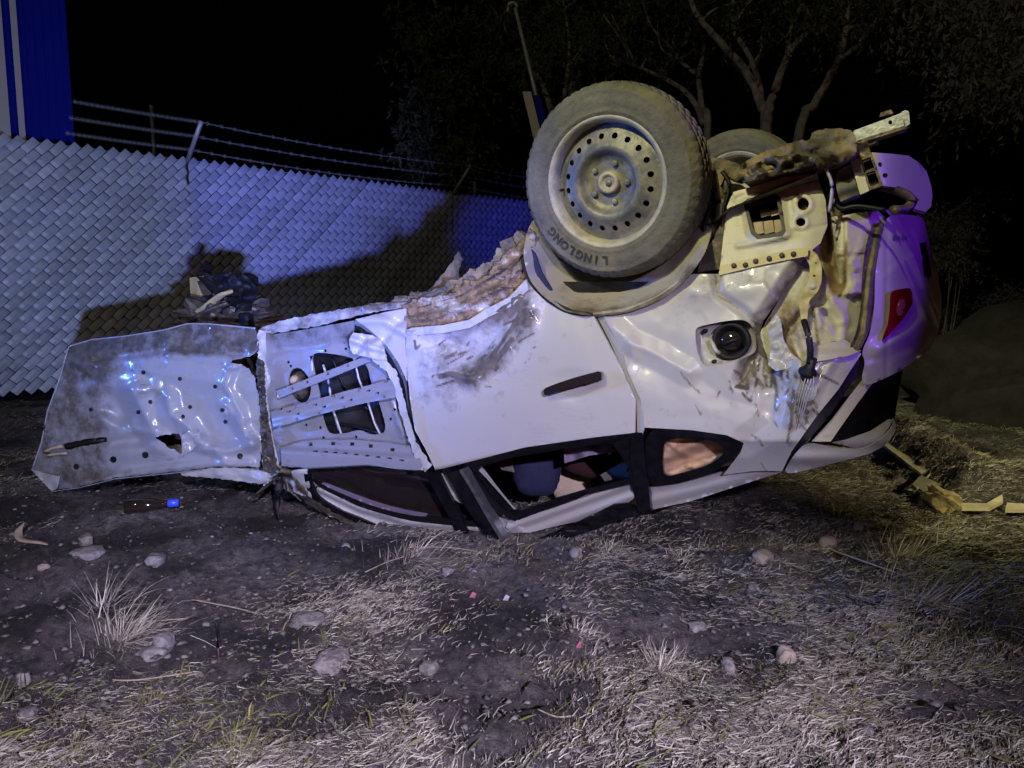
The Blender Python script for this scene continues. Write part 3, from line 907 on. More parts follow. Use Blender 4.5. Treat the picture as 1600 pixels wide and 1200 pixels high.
# ---- rear door ------------------------------------------------------
def scratch(x, y, L):
    m_ = np.zeros(np.shape(x))
    for pts, a_, w_ in L: m_ = np.maximum(m_, tent(x, y, pts, a_, w_))
    return m_
_r = random.Random(4)
DSC = [([(648, 532), (650, 545), (656, 540)], 0.6, 3), ([(738, 592), (760, 572), (778, 560), (800, 530)], 0.6, 4), ([(766, 560), (800, 512), (812, 492)], 0.45, 4), ([(688, 588), (705, 584), (732, 592)], 0.7, 5)]
for _i in range(30):
    _x, _y = _r.gauss(745, 60), _r.gauss(552, 26); _l = _r.uniform(4, 30); _a = _r.gauss(-0.75, 0.35)
    DSC.append(([(_x, _y), (_x + _l * math.cos(_a), _y + _l * math.sin(_a))], _r.uniform(0.22, 0.45), _r.uniform(1.8, 2.6)))
QSC = [([(1118, 430), (1122, 462), (1158, 484), (1188, 512)], 0.35, 3.5), ([(1185, 530), (1172, 565), (1160, 592)], 0.6, 5), ([(1190, 520), (1182, 540), (1196, 555)], 0.6, 7), ([(1150, 604), (1168, 606)], 0.7, 4), ([(1204, 575), (1214, 610), (1212, 640)], 0.4, 5), ([(1064, 582), (1078, 600), (1094, 614)], 0.4, 3), ([(1270, 582), (1290, 590), (1310, 600)], 0.5, 4), ([(1256, 634), (1270, 628)], 0.7, 4), ([(1240, 610), (1236, 660), (1230, 690)], 0.4, 3)]
for _i in range(60):
    _x, _y = _r.gauss(1205, 40), _r.gauss(590, 45); _l = _r.uniform(4, 22); _a = _r.gauss(1.2, 0.5)
    QSC.append(([(_x, _y), (_x + _l * math.cos(_a), _y + _l * math.sin(_a))], _r.uniform(0.2, 0.5), _r.uniform(2.2, 3.6)))
def door_disp(x, y):
    d = gau(x, y, 735, 548, 70, 45, -0.030) + gau(x, y, 690, 600, 45, 26, 0.012)
    d += tent(x, y, [(738, 592), (775, 560), (822, 505), (830, 470)], 0.022, 24) + tent(x, y, [(650, 540), (690, 566), (738, 590)], 0.014, 22) + tent(x, y, [(700, 530), (742, 548), (772, 520)], -0.012, 16)
    d += tent(x, y, [(660, 586), (690, 582), (735, 592)], 0.012, 10)
    d += tent(x, y, [(640, 520), (700, 520), (770, 495), (810, 462)], 0.016, 14)
    d += gau(x, y, 850, 540, 90, 60, 0.008)
    d += 0.004 * fbm(x / 60, y / 60, 3, 8) + 0.022 * crumple(x, y, 44, 15) * np.clip((600 - y) / 60, 0, 1) * np.clip((850 - x) / 60, 0, 1)
    d += -0.010 * np.exp(-(((x - 893) / 34) ** 2 + ((y - 603) / 24) ** 2) ** 2)
    return d
def door_mud(x, y):
    m_ = gau(x, y, 715, 560, 70, 40, 0.30) + tent(x, y, [(738, 592), (790, 548), (830, 500)], 0.34, 22)
    m_ += np.clip((530 - y) / 90, 0, 0.5) * np.clip((860 - x) / 60, 0, 1) + gau(x, y, 700, 615, 50, 25, 0.16) + 0.12 + scratch(x, y, DSC)
    return m_
DOOR = [(633, 516), (644, 517), (692, 514), (732, 506), (760, 489), (796, 470), (819, 442), (822, 437), (848, 461), (884, 486), (926, 491), (940, 517), (972, 577), (993, 625), (992, 676), (930, 683), (820, 699), (755, 716), (692, 732), (680, 734), (664, 700), (648, 672), (640, 620), (635, 560)]
door = panel('rear_door', DOOR, 'white_paint', car, 0.012, door_disp, step=2.6, thick=0.012, mud=door_mud)
panel('sill_fold', [(633, 516), (644, 512), (692, 508), (732, 500), (760, 483), (796, 464), (822, 436), (826, 452), (800, 478), (762, 496), (735, 512), (694, 520), (644, 524)], 'white_paint', door, 0.030, lambda x, y: 0.004 * fbm(x / 12, y / 12, 2, 3), step=5, thick=0.012, mud=0.22)
# crumpled, earth-caked sill above the door
def rag(pts, amp, seed):
    """ragged torn upper edge"""
    r_ = random.Random(seed); out = []
    for x, y in resample(pts, 9, False): out.append((x + r_.uniform(-3, 3), y + r_.uniform(-amp, amp * 0.4)))
    return out
panel('crumpled_sill', [(633, 512)] + rag([(630, 480), (660, 470), (690, 464), (720, 450), (742, 438), (764, 428), (780, 412), (792, 396), (806, 384), (818, 368), (832, 360)], 9, 3) + [(838, 392), (826, 430), (812, 452), (796, 470), (760, 490), (732, 508), (692, 516), (644, 518)], 'primer_cream', car, 0.0,
      lambda x, y: 0.060 * crumple(x + 0.6 * y, y * 1.6, 24, 31) + 0.018 * crumple(x, y, 9, 32) + tent(x, y, [(650, 498), (720, 482), (790, 444), (824, 402)], 0.03, 9) - 0.02, step=3.4, thick=0.02, mud=lambda x, y: 0.60 + 0.4 * fbm(x / 26, y / 12, 2, 6), jag=1.0, smooth=False)
panel('torn_underfloor', rag([(560, 486), (620, 470), (668, 456), (700, 446), (724, 430), (750, 418), (772, 400), (790, 386), (812, 366)], 10, 8) + [(832, 380), (800, 420), (740, 460), (680, 478), (600, 490)], 'muddy_underbody', car, -0.14, lambda x, y: 0.07 * crumple(x, y * 1.4, 20, 44) + 0.02 * crumple(x, y, 8, 45), step=3.6, thick=0.05, base=False, jag=1.2)
panel('torn_sill_flange', [(405, 514), (440, 500), (500, 489), (545, 481), (600, 474), (640, 470), (690, 452), (705, 462), (640, 482), (580, 488), (546, 497), (500, 508), (450, 517), (420, 522)], 'white_paint', car, -0.05,
      lambda x, y: 0.02 * fbm(x / 22, y / 9, 3, 41), step=5, thick=0.012, mud=lambda x, y: 0.36 + 0.3 * np.clip((492 - y) / 20, 0, 1) + 0.2 * fbm(x / 20, y / 8, 2, 7), jag=1.4)
panel('mud_flap_shred', [(640, 470), (668, 455), (688, 432), (706, 410), (716, 392), (721, 405), (714, 425), (718, 445), (700, 462), (660, 474)], 'muddy_underbody', car, -0.25, lambda x, y: 0.05 * fbm(x / 20, y / 20, 2, 2), step=5, thick=0.012, base=False, jag=1.2)
panel('sill_bracket', [(780, 378), (800, 370), (806, 384), (800, 402), (786, 396)], 'dark_steel', car, -0.12, step=5, thick=0.05, base=False)

# door handle
hx = [(849, 611), (851, 606), (890, 592), (934, 580), (940, 582), (940, 593), (890, 606), (855, 618), (850, 617)]
hd = panel('door_handle', hx, 'chrome_black', door, 0.045, lambda x, y: 0.012 * np.sin(np.clip((x - 849) / 91, 0, 1) * math.pi), step=4, thick=0.022)
panel('handle_cap', [(912, 587), (934, 580), (940, 582), (940, 593), (916, 600)], 'chrome_black', hd, 0.052, step=4, thick=0.02)

# ---- rear door window frame and roof rail
BL = 'black_trim'
panel('door_window_frame', [(692, 733), (755, 717), (820, 700), (930, 684), (990, 677), (1003, 676), (1007, 720), (1016, 800), (998, 797), (990, 770), (984, 756), (925, 770), (870, 790), (812, 812), (795, 812), (775, 785), (740, 742), (733, 734), (700, 742)], BL, door, 0.0,
      holes=[[(746, 736), (752, 729), (800, 715), (880, 702), (950, 692), (957, 694), (970, 712), (983, 733), (982, 748), (925, 762), (870, 778), (815, 798), (800, 797), (780, 774)]], step=7, thick=0.014)
panel('belt_moulding', [(690, 734), (755, 717), (820, 700), (930, 684), (1003, 676), (1004, 684), (930, 692), (822, 708), (758, 725), (694, 742)], BL, door, 0.012, step=6, thick=0.012)
def flute(x, y):
    return 0.008 * np.sin((y + 0.36 * x) / 3.2)
panel('roof_rail_rear', [(796, 810), (816, 809), (870, 792), (925, 772), (984, 758), (990, 762), (992, 778), (975, 790), (924, 810), (870, 822), (828, 832), (800, 832), (790, 824)], 'white_paint', car, -0.015, flute, step=4, thick=0.02, mud=0.12)
panel('drip_moulding', [(790, 862), (830, 846), (880, 826), (930, 802), (958, 788), (980, 786), (1004, 796), (1004, 803), (970, 812), (930, 828), (860, 850), (800, 868)], 'black_trim', car, 0.0, lambda x, y: 0.01 * fbm(x / 25, y / 10, 2, 5) + 0.012 * np.sin(y / 4.0), step=5, thick=0.014)
panel('roof_rail_quarter', [(1013, 762), (1062, 756), (1115, 741), (1140, 735), (1180, 735), (1222, 737), (1080, 783), (1016, 797)], 'white_paint', car, -0.02, lambda x, y: 0.006 * np.sin((y + 0.25 * x) / 4), step=5, thick=0.02, mud=0.1)
panel('c_pillar_cover', [(987, 676), (1004, 676), (1008, 722), (1014, 762), (1017, 800), (1004, 806), (996, 796), (990, 752), (984, 720)], BL, car, 0.01, lambda x, y: 0.006 * fbm(x / 12, y / 14, 2, 9), step=5, thick=0.03)

# ---- B pillar: two black covers, white jambs
panel('pillar_cover', [(662, 738), (684, 738), (700, 770), (720, 806), (738, 846), (719, 848), (700, 806), (680, 768)], BL, car, 0.02, step=6, thick=0.02)
panel('pillar_cover', [(696, 740), (717, 734), (736, 766), (762, 812), (793, 858), (785, 866), (770, 854), (748, 822), (722, 784)], BL, car, 0.045, step=6, thick=0.024)
panel('window_channel', [(717, 735), (722, 733), (742, 766), (768, 810), (795, 856), (792, 860), (762, 812), (736, 766)], 'zinc_steel', car, 0.062, step=5, thick=0.05)
panel('pillar_jamb', [(684, 740), (697, 740), (712, 766), (722, 788), (712, 782), (694, 756)], 'white_paint', car, 0.0, step=5, thick=0.03)
panel('centre_pillar', [(722, 732), (746, 729), (772, 764), (800, 798), (812, 806), (828, 830), (800, 834), (782, 826), (764, 800), (742, 764)], 'white_paint', car, -0.02, lambda x, y: 0.010 * np.sin((x - 0.72 * y) / 5.5), step=4, thick=0.03)
panel('pillar_seal', [(732, 742), (738, 740), (764, 776), (788, 800), (810, 808), (806, 814), (782, 806), (756, 780)], 'rubber_seal', car, 0.014, step=5, thick=0.018)

# ---- front door: opened like a tin, inner frame with crash beams
def ell(cx, cy, rx, ry, a=0, n=16):
    ca, sa = math.cos(R(a)), math.sin(R(a))
    return [(cx + rx * math.cos(t) * ca - ry * math.sin(t) * sa, cy + rx * math.cos(t) * sa + ry * math.sin(t) * ca) for t in [2 * math.pi * i / n for i in range(n)]]
SPK = ell(468, 602, 17, 28, -14, 18)
OPEN1 = [(486, 556), (497, 550), (540, 556), (573, 567), (581, 602), (592, 628), (603, 665), (600, 677), (579, 680), (562, 671), (536, 678), (514, 678), (507, 664), (503, 649), (500, 619), (493, 591)]
OPEN2 = [(560, 664), (572, 650)]
tiny = [ell(x, y, 2.6, 2.6, 0, 6) for x, y in ((508, 548), (540, 545), (450, 566), (454, 572), (500, 668), (610, 655), (616, 640), (505, 684), (556, 683), (440, 640), (478, 664))]
frame = panel('front_door_frame', [(406, 516), (424, 523), (470, 516), (542, 503), (553, 501), (552, 520), (548, 534), (560, 545), (575, 553), (604, 572), (618, 590), (626, 620), (640, 673), (668, 731), (651, 736), (575, 728), (480, 733), (438, 729), (424, 665), (415, 602), (409, 543)], 'inner_metal', car, -0.03,
      lambda x, y: 0.012 * fbm(x / 30, y / 30, 3, 51) - tent(x, y, [(430, 548), (490, 540), (545, 530)], 0.012, 5) + 0.02 * np.clip((545 - y) / 40, 0, 1) + tent(x, y, [(612, 625), (630, 680)], 0.014, 6),
      holes=[SPK, OPEN1] + tiny, step=5, thick=0.006, mud=lambda x, y: 0.10 + np.clip((548 - y) / 60, 0, 0.3))
frame['label'] = 'bare inner shell of the front door with crash beams'
panel('crash_beam', [(432, 611), (480, 592), (575, 555), (580, 564), (520, 589), (434, 623)], 'inner_metal', frame, 0.012, lambda x, y: 0.006 * fbm(x / 30, y / 30, 2, 3), holes=[ell(480, 597, 2.2, 2.6, 0, 6), ell(512, 584, 2.2, 2.6, 0, 6), ell(543, 571, 2.2, 2.6, 0, 6), ell(456, 607, 2.2, 2.6, 0, 6)], step=4, thick=0.016, mud=0.08)
sl = []
for i in range(13):
    t = (i + 0.5) / 13
    xx = 430 + 180 * t; yy = 648 - 47 * t
    sl.append([(xx - 3.2, yy - 3 + (i % 3) * 7 - 4), (xx + 3.2, yy - 4.5 + (i % 3) * 7 - 4), (xx + 3.2, yy - 1.5 + (i % 3) * 7 - 4), (xx - 3.2, yy + 0 + (i % 3) * 7 - 4)])
panel('crash_beam', [(423, 644), (470, 631), (540, 611), (616, 592), (620, 606), (618, 621), (560, 632), (490, 650), (449, 663), (426, 668)], 'inner_metal', frame, 0.022,
      lambda x, y: 0.010 * np.sin(((y - 655 + 0.26 * (x - 423)) / 27) * math.pi) ** 2 + 0.004 * fbm(x / 20, y / 20, 2, 5), holes=sl + [ell(600, 620, 2.6, 2.6, 0, 7), ell(537, 636, 2.6, 2.6, 0, 7), ell(498, 645, 2.6, 2.6, 0, 7), ell(464, 655, 2.6, 2.6, 0, 7), ell(522, 620, 2.2, 2.6, 0, 6), ell(462, 636, 2.2, 2.6, 0, 6), ell(560, 610, 2.2, 2.6, 0, 6)], step=3.6, thick=0.022, mud=0.08)
sq = [[(x - 3.4, y - 2.6), (x + 3.4, y - 2.6), (x + 3.4, y + 2.6), (x - 3.4, y + 2.6)] for x, y in ((485, 694), (520, 693), (550, 694), (579, 697), (613, 703))]
sq += [[(x - 4.2, y - 1.3), (x + 4.2, y - 0.9), (x + 4.2, y + 1.6), (x - 4.2, y + 1.3)] for x, y in ((492, 705), (508, 706), (523, 707), (539, 708), (556, 710), (573, 712), (590, 714), (608, 716), (627, 719))]
panel('waist_rail', [(438, 700), (470, 690), (500, 687), (553, 687), (600, 691), (640, 697), (655, 715), (662, 735), (620, 733), (575, 726), (480, 731), (440, 728)], 'inner_metal', frame, 0.03, lambda x, y: 0.014 * np.tanh((y - 700 - 0.06 * (x - 440)) / 4), holes=sq, step=4, thick=0.012, mud=0.07)
for w_, ol in ((0.006, [(436, 616), (480, 596), (574, 560), (576, 563), (520, 586), (437, 619)]), (0.010, [(428, 648), (470, 635), (540, 615), (612, 597), (615, 618), (560, 628), (490, 646), (450, 659), (430, 664)]), (0.012, [(444, 703), (472, 695), (500, 692), (553, 692), (600, 696), (636, 701), (650, 724), (575, 721), (480, 726), (444, 723)])):
    panel('hole_shade', ol, 'matte_black', frame, w_, step=8, thick=0.003)  # black backing that puts shade into the holes of beams and waist rail
# torn upright straps in the opening
for pts in ([(486, 556), (488, 590), (497, 612), (503, 640)], [(505, 570), (512, 590), (520, 640), (530, 672)], [(553, 560), (560, 590), (572, 620), (585, 660), (600, 690)], [(524, 650), (530, 668), (536, 686)]):
    tube('window_guide', [carP(x, y, -0.055) for x, y in resample(pts, 8, False)], 0.010, 'galvanised', frame, 6, 0.5)
# speaker hole content and the dark box behind
lump('speaker', carP(466, 602, -0.10), (0.045, 0.05, 0.06), 'dark_steel', frame, 3, 0.2, 3, 4)
lump('window_motor', carP(460, 594, -0.075), (0.022, 0.03, 0.022), 'beige_plastic', frame, 2, 0.3, 3, 5)
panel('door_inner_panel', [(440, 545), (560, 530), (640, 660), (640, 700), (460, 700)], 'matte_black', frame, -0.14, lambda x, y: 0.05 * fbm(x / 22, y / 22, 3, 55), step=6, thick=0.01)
for pts in ([(455, 598), (470, 625), (490, 640)], [(520, 560), (535, 600), (575, 640)], [(500, 660), (550, 665), (590, 676)]):
    tube('cable', [carP(x, y, -0.07) for x, y in resample(pts, 8, False)], 0.005, 'rubber_seal', frame, 5)
# ragged white edge of the door and crumpled metal
panel('torn_door_edge', [(562, 548), (580, 550), (600, 560), (618, 580), (628, 612), (634, 640), (648, 690), (674, 728), (664, 737), (650, 720), (636, 680), (624, 640), (616, 604), (604, 580), (586, 566)], 'white_paint', car, 0.035, lambda x, y: 0.020 * crumple(x * 1.6, y, 26, 61), step=4, thick=0.005, mud=0.05, jag=1.3)
panel('crumpled_metal', [(546, 528), (552, 520), (575, 522), (592, 528), (600, 545), (604, 562), (590, 562), (566, 556), (550, 552), (545, 540)], 'white_paint', car, 0.045, lambda x, y: 0.030 * crumple(x, y, 18, 66) + tent(x, y, [(548, 530), (572, 540), (600, 548)], 0.022, 9) + tent(x, y, [(556, 552), (570, 528), (590, 526)], -0.018, 7), step=3.2, thick=0.005, mud=0.16, jag=1.0)
panel('sill_corner', [(555, 499), (600, 488), (634, 482), (634, 540), (636, 596), (622, 566), (604, 540), (580, 517)], 'white_paint', car, 0.01, lambda x, y: tent(x, y, [(560, 500), (600, 500), (634, 520)], 0.025, 11) + tent(x, y, [(600, 530), (618, 505), (634, 496)], -0.02, 9) + 0.01 * fbm(x / 30, y / 30, 1, 71), step=4.5, thick=0.006, mud=0.1)
panel('door_gap_jamb', [(549, 502), (558, 500), (582, 518), (606, 542), (624, 570), (637, 600), (640, 640), (660, 690), (690, 733), (680, 738), (655, 700), (638, 655), (628, 612), (612, 575), (592, 546), (570, 522)], 'white_paint', car, lambda x, y: -0.06 + 0.0 * x, lambda x, y: 0.003 * (x - np.interp(y, [500, 545, 600, 650, 735], [554, 598, 633, 641, 684])), step=3.4, thick=0.006)
panel('door_gap_seal', [(556, 509), (584, 530), (606, 556), (628, 600), (633, 642), (650, 684), (678, 732), (674, 734), (648, 690), (631, 648), (625, 602), (604, 562), (580, 534), (556, 513)], 'rubber_seal', car, -0.03, step=5, thick=0.02)

# ---- front window opening, curved rail
glass = panel('front_window_glass', [(482, 733), (580, 731), (660, 737), (700, 742), (742, 790), (760, 822), (700, 818), (640, 808), (570, 790), (520, 768), (494, 752)], 'chrome_black', car, -0.10, lambda x, y: 0.01 * fbm(x / 60, y / 30, 2, 5), step=9, thick=0.006)
arc_o = [(486, 752), (496, 778), (520, 796), (554, 813), (612, 834), (650, 843), (690, 846), (760, 850)]
def strip(name, up, lo, material, w, disp=None, mud=0.05, thick=0.014, step=4):
    return panel(name, list(up) + list(lo)[::-1], material, car, w, disp, step=step, thick=thick, mud=mud)
U1 = [(494, 758), (530, 776), (566, 793), (600, 804), (635, 812), (670, 817), (704, 820), (751, 823)]
L1 = [(496, 775), (530, 796), (560, 808), (600, 824), (640, 832), (680, 837), (720, 840), (759, 843)]
strip('roof_rail_front', U1, L1, 'white_paint', 0.0, lambda x, y: 0.010 * np.sin((y - np.interp(x, [494, 560, 640, 760], [758, 790, 813, 823])) / 2.6))
strip('inner_window_trim', [(503, 753), (545, 770), (589, 786), (630, 797), (668, 803)], [(503, 757), (545, 776), (589, 793), (630, 803), (664, 808)], 'pale_cloth', 0.02, thick=0.01)
strip('window_seal', [(497, 752), (545, 774), (589, 791), (640, 804), (700, 811), (750, 816)], [(494, 759), (530, 777), (566, 794), (635, 813), (704, 821), (751, 824)], 'rubber_seal', 0.012)
strip('door_frame_lower', [(480, 733), (487, 758), (495, 776), (530, 797), (560, 809), (600, 825), (640, 833), (690, 838)], [(474, 740), (480, 768), (490, 784), (530, 806), (560, 818), (600, 834), (645, 845), (690, 850)], BL, 0.02)
panel('pillar_stub', [(450, 737), (462, 734), (479, 732), (482, 752), (487, 780), (470, 764), (460, 754), (452, 748)], 'white_paint', car, 0.02, lambda x, y: 0.012 * fbm(x / 9, y / 9, 2, 81), step=3.5, thick=0.006, mud=0.2)
panel('torn_pillar_edge', [(440, 730), (452, 736), (462, 752), (490, 784), (560, 822), (556, 826), (486, 792), (452, 762), (436, 742)], 'dark_steel', car, 0.03, lambda x, y: 0.02 * fbm(x / 14, y / 9, 2, 84), step=4, thick=0.012, jag=1.2)
# rags of torn metal and harness at the hinge
for k, (pts, m_) in enumerate((([(438, 735), (428, 748), (408, 766), (398, 774)], 'dark_steel'), ([(440, 742), (434, 770), (433, 800), (436, 808)], 'matte_black'), ([(446, 745), (452, 765), (470, 782)], 'dark_steel'), ([(430, 738), (420, 752), (412, 758)], 'white_paint'), ([(455, 750), (462, 768), (480, 776)], 'inner_metal'))):
    p = [carP(x, y, 0.04 + 0.02 * k * (j % 2)) for j, (x, y) in enumerate(resample(pts, 7, False))]
    tube('torn_harness', p, [0.022 - 0.018 * j / (len(p) - 1) for j in range(len(p))], m_, car, 6, 0.5)
lump('torn_hinge', carP(440, 745, 0.0), (0.035, 0.05, 0.045), 'dark_steel', car, 3, 0.9, 2.5, 9, smooth=False)

# ---- peeled outer skin of the front door
def skin_w(x, y): return 0.19 * np.clip((405 - x) / 330, 0, 1.1) - 0.02
def skin_d(x, y):
    d = 0.012 * fbm(x / 80, y / 60, 2, 91)
    d += -0.035 * np.clip((549 - 0.12 * (x - 108) * 0 - y) / 30, 0, 1)                       # rolled edge at the top
    d += tent(x, y, [(150, 563), (200, 553), (270, 545), (330, 548), (380, 553)], -0.016, 9)
    d += tent(x, y, [(108, 560), (170, 575), (230, 580), (330, 596), (400, 610)], 0.012, 22)
    d += tent(x, y, [(205, 610), (222, 640), (248, 682)], 0.034, 30) + tent(x, y, [(212, 610), (240, 604)], 0.016, 16) + tent(x, y, [(262, 620), (266, 648), (292, 664), (305, 685)], 0.030, 22)
    d += gau(x, y, 188, 640, 26, 30, -0.040) + tent(x, y, [(160, 655), (185, 668), (205, 660)], 0.016, 14) + gau(x, y, 330, 650, 40, 40, -0.014)
    d += tent(x, y, [(355, 634), (378, 668), (394, 694)], 0.026, 16) + tent(x, y, [(364, 572), (352, 604), (376, 640), (380, 655)], 0.020, 13)
    d += tent(x, y, [(314, 692), (352, 706), (392, 695)], 0.026, 17) + tent(x, y, [(165, 690), (210, 690), (245, 678)], -0.018, 13) + tent(x, y, [(170, 688), (204, 672), (246, 680)], 0.012, 10)
    d += gau(x, y, 225, 705, 60, 16, 0.020) + tent(x, y, [(130, 755), (200, 740), (300, 727), (390, 722)], 0.018, 10)
    d += tent(x, y, [(100, 600), (140, 610), (168, 600)], 0.008, 14) + tent(x, y, [(115, 660), (150, 650), (172, 660)], 0.008, 14)
    d = d * 1.2 + 0.030 * crumple(x, y, 70, 95) + 0.010 * crumple(x, y, 34, 96) + 0.0012 * fbm(x / 14, y / 14, 2, 97)
    return d
SK = [(108, 541), (142, 532), (198, 526), (255, 517), (292, 507), (326, 507), (370, 511), (399, 514), (402, 529), (405, 546), (392, 556), (378, 560), (363, 563), (360, 567), (376, 569), (388, 576), (398, 592), (400, 604), (405, 620), (407, 650), (409, 680), (405, 730), (365, 729), (330, 730), (283, 736), (181, 746), (125, 760), (82, 766), (66, 750), (50, 733), (58, 712), (65, 691), (70, 665), (74, 643), (85, 615), (93, 592), (100, 570)]
TEAR = [(240, 683), (256, 680), (270, 678), (281, 676), (284, 694), (285, 711), (274, 704), (262, 699), (252, 690)]
SLOT = [(93, 695), (120, 689), (150, 684), (166, 682), (167, 691), (150, 694), (122, 699), (102, 704)]
skin = panel('peeled_door_skin', SK, 'skin_inside', car, skin_w, skin_d, holes=[TEAR, SLOT], step=3.8, thick=0.003, base=False, jag=1.0,
      mud=lambda x, y: 0.12 + np.clip((566 - y) / 45, 0, 0.42) + np.clip((190 - x) / 110, 0, 0.32) + gau(x, y, 170, 575, 70, 16, 0.25) + gau(x, y, 230, 740, 80, 12, 0.2))
skin['label'] = 'outer skin of the front door peeled forward, its bare inside showing glue spots'
dots = [(224, 582, 4.0), (281, 592, 3.8), (336, 604, 3.8), (142, 640, 3.8), (235, 628, 4.0), (216, 644, 4.0), (297, 636, 3.8), (286, 651, 3.8), (347, 641, 3.8), (352, 659, 3.8), (119, 729, 5.4), (177, 718, 6.2), (227, 711, 6.2), (375, 713, 5.6)]
for x, y, r_ in dots:
    r_ *= 0.85
    lp = ell(x, y, r_, r_, 0, 10)
    a = np.array(lp + [(x, y)])
    d0 = skin_d(a[:, 0], a[:, 1]) + skin_w(a[:, 0], a[:, 1])
    Pf = carP(a[:, 0], a[:, 1], d0 + 0.0035 + np.array([0] * 10 + [0.002])); Pb = carP(a[:10, 0], a[:10, 1], d0[:10] - 0.004)
    V = list(Pf) + list(Pb)
    link('sealant_spot', V, [(i, (i + 1) % 10, 10) for i in range(10)] + [(i, 11 + i, 11 + (i + 1) % 10, (i + 1) % 10) for i in range(10)], 'matte_black', skin)
for pts, r_, m_ in (([(70, 706), (84, 700), (98, 697)], 0.014, 'beige_plastic'), ([(74, 712), (90, 709), (105, 708)], 0.012, 'beige_plastic'), ([(96, 699), (130, 693), (165, 687)], 0.016, 'matte_black'), ([(140, 690), (150, 688), (160, 690)], 0.010, 'dark_steel')):
    tube('handle_bracket', [carP(x, y, skin_w(x, y) + float(skin_d(np.array([x]), np.array([y]))[0]) + (0.012 if m_ == 'beige_plastic' else -0.012)) for x, y in resample(pts, 8, False)], r_, m_, skin, 6, 0.6)
panel('folded_tab', [(284, 680), (296, 672), (310, 670), (314, 690), (300, 704), (286, 712), (284, 700)], 'skin_inside', skin, lambda x, y: skin_w(x, y) + 0.045, lambda x, y: 0.02 * fbm(x / 10, y / 10, 2, 3) - 0.001 * (x - 298), step=4, thick=0.003, base=False, mud=0.05)
# folded hem round the skin
hem = [(405, 733), (365, 731), (330, 732), (283, 738), (181, 748), (125, 762), (82, 768), (50, 734), (65, 691), (74, 643), (93, 592), (105, 549), (108, 541), (142, 531), (198, 525), (255, 516), (292, 506), (326, 506), (399, 513)]
hp = resample(hem, 8, False)
ha = np.array(hp)
hw = skin_w(ha[:, 0], ha[:, 1]) + skin_d(ha[:, 0], ha[:, 1])
tube('hem', list(carP(ha[:, 0], ha[:, 1], hw + 0.001)), 0.0035, 'skin_inside', skin, 6, 0.6)
panel('lower_lip', [(283, 737), (330, 731), (365, 731), (405, 735), (432, 744), (428, 754), (404, 756), (360, 750), (320, 746), (283, 743)], 'white_paint', skin, 0.03, lambda x, y: 0.02 * fbm(x / 20, y / 10, 2, 13), step=4, thick=0.006, mud=0.2, base=False, jag=0.8)
panel('corner_fold', [(52, 734), (64, 738), (92, 745), (88, 764), (82, 767), (66, 752)], 'white_paint', skin, 0.195, lambda x, y: 0.01 * fbm(x / 10, y / 10, 2, 1), step=4, thick=0.005, base=False, mud=0.1)
# torn fold between skin and frame
panel('torn_hinge_fold', [(402, 516), (424, 517), (418, 540), (428, 556), (440, 558), (438, 590), (420, 596), (414, 610), (420, 640), (424, 670), (436, 700), (440, 738), (448, 768), (432, 750), (412, 748), (408, 700), (408, 650), (404, 600), (404, 560)], 'white_paint', car, lambda x, y: -0.02 + 0.003 * (412 - x), lambda x, y: 0.05 * crumple(x, y * 0.7, 15, 101), step=3.4, thick=0.004, mud=lambda x, y: 0.05 + 0.25 * np.abs(fbm(x / 9, y / 9, 2, 2)), jag=2.2)
panel('torn_rubber_edge', [(400, 560), (410, 566), (412, 610), (416, 650), (422, 690), (434, 740), (424, 744), (412, 736), (408, 690), (406, 640), (402, 600)], 'dark_steel', car, 0.02, lambda x, y: 0.03 * fbm(x / 6, y / 8, 3, 111), step=3.2, thick=0.01, jag=1.6, smooth=False)

# ---- rear quarter panel ------------------------------------------------
QP = [(943, 494), (975, 488), (1027, 468), (1059, 447), (1076, 428), (1122, 428), (1190, 414), (1258, 401), (1246, 424), (1230, 446), (1212, 474), (1192, 502), (1186, 522), (1194, 548), (1204, 572), (1224, 570), (1244, 560), (1264, 570), (1290, 564), (1340, 548), (1346, 553), (1328, 580), (1311, 607), (1276, 650), (1252, 684), (1237, 705), (1222, 736), (1180, 736), (1130, 742), (1157, 707), (1162, 692), (1136, 680), (1080, 672), (1006, 668), (1001, 625), (985, 590), (961, 527)]
FILL = [(1086, 516), (1092, 510), (1130, 502), (1160, 499), (1172, 505), (1180, 520), (1182, 545), (1176, 554), (1140, 566), (1105, 573), (1096, 566), (1088, 545)]
def q_disp(x, y):
    d = gau(x, y, 1015, 560, 60, 30, -0.014) + tent(x, y, [(958, 512), (985, 536), (1030, 556), (1075, 582)], 0.022, 24) + tent(x, y, [(985, 536), (992, 560), (980, 580)], 0.010, 14)
    d += gau(x, y, 1092, 456, 26, 20, 0.014) + tent(x, y, [(1118, 428), (1122, 460), (1160, 485), (1188, 512)], -0.016, 10)
    d += gau(x, y, 1160, 452, 34, 20, 0.014) + gau(x, y, 1195, 570, 30, 45, -0.045) + tent(x, y, [(1262, 402), (1230, 446), (1190, 505), (1180, 545), (1160, 592)], -0.034, 18)
    d += tent(x, y, [(1200, 572), (1212, 610), (1205, 660), (1165, 690)], -0.020, 26) + tent(x, y, [(1250, 572), (1246, 620), (1235, 660)], 0.016, 14) + tent(x, y, [(1090, 590), (1130, 620), (1190, 640)], -0.008, 30)
    d += tent(x, y, [(1300, 566), (1280, 600), (1262, 640)], 0.012, 12)
    d += 0.006 * fbm(x / 50, y / 50, 3, 121) + 0.012 * crumple(x, y, 46, 124) * np.clip((640 - y) / 90, 0, 1) * np.clip((x - 1080) / 60, 0, 1)
    return d
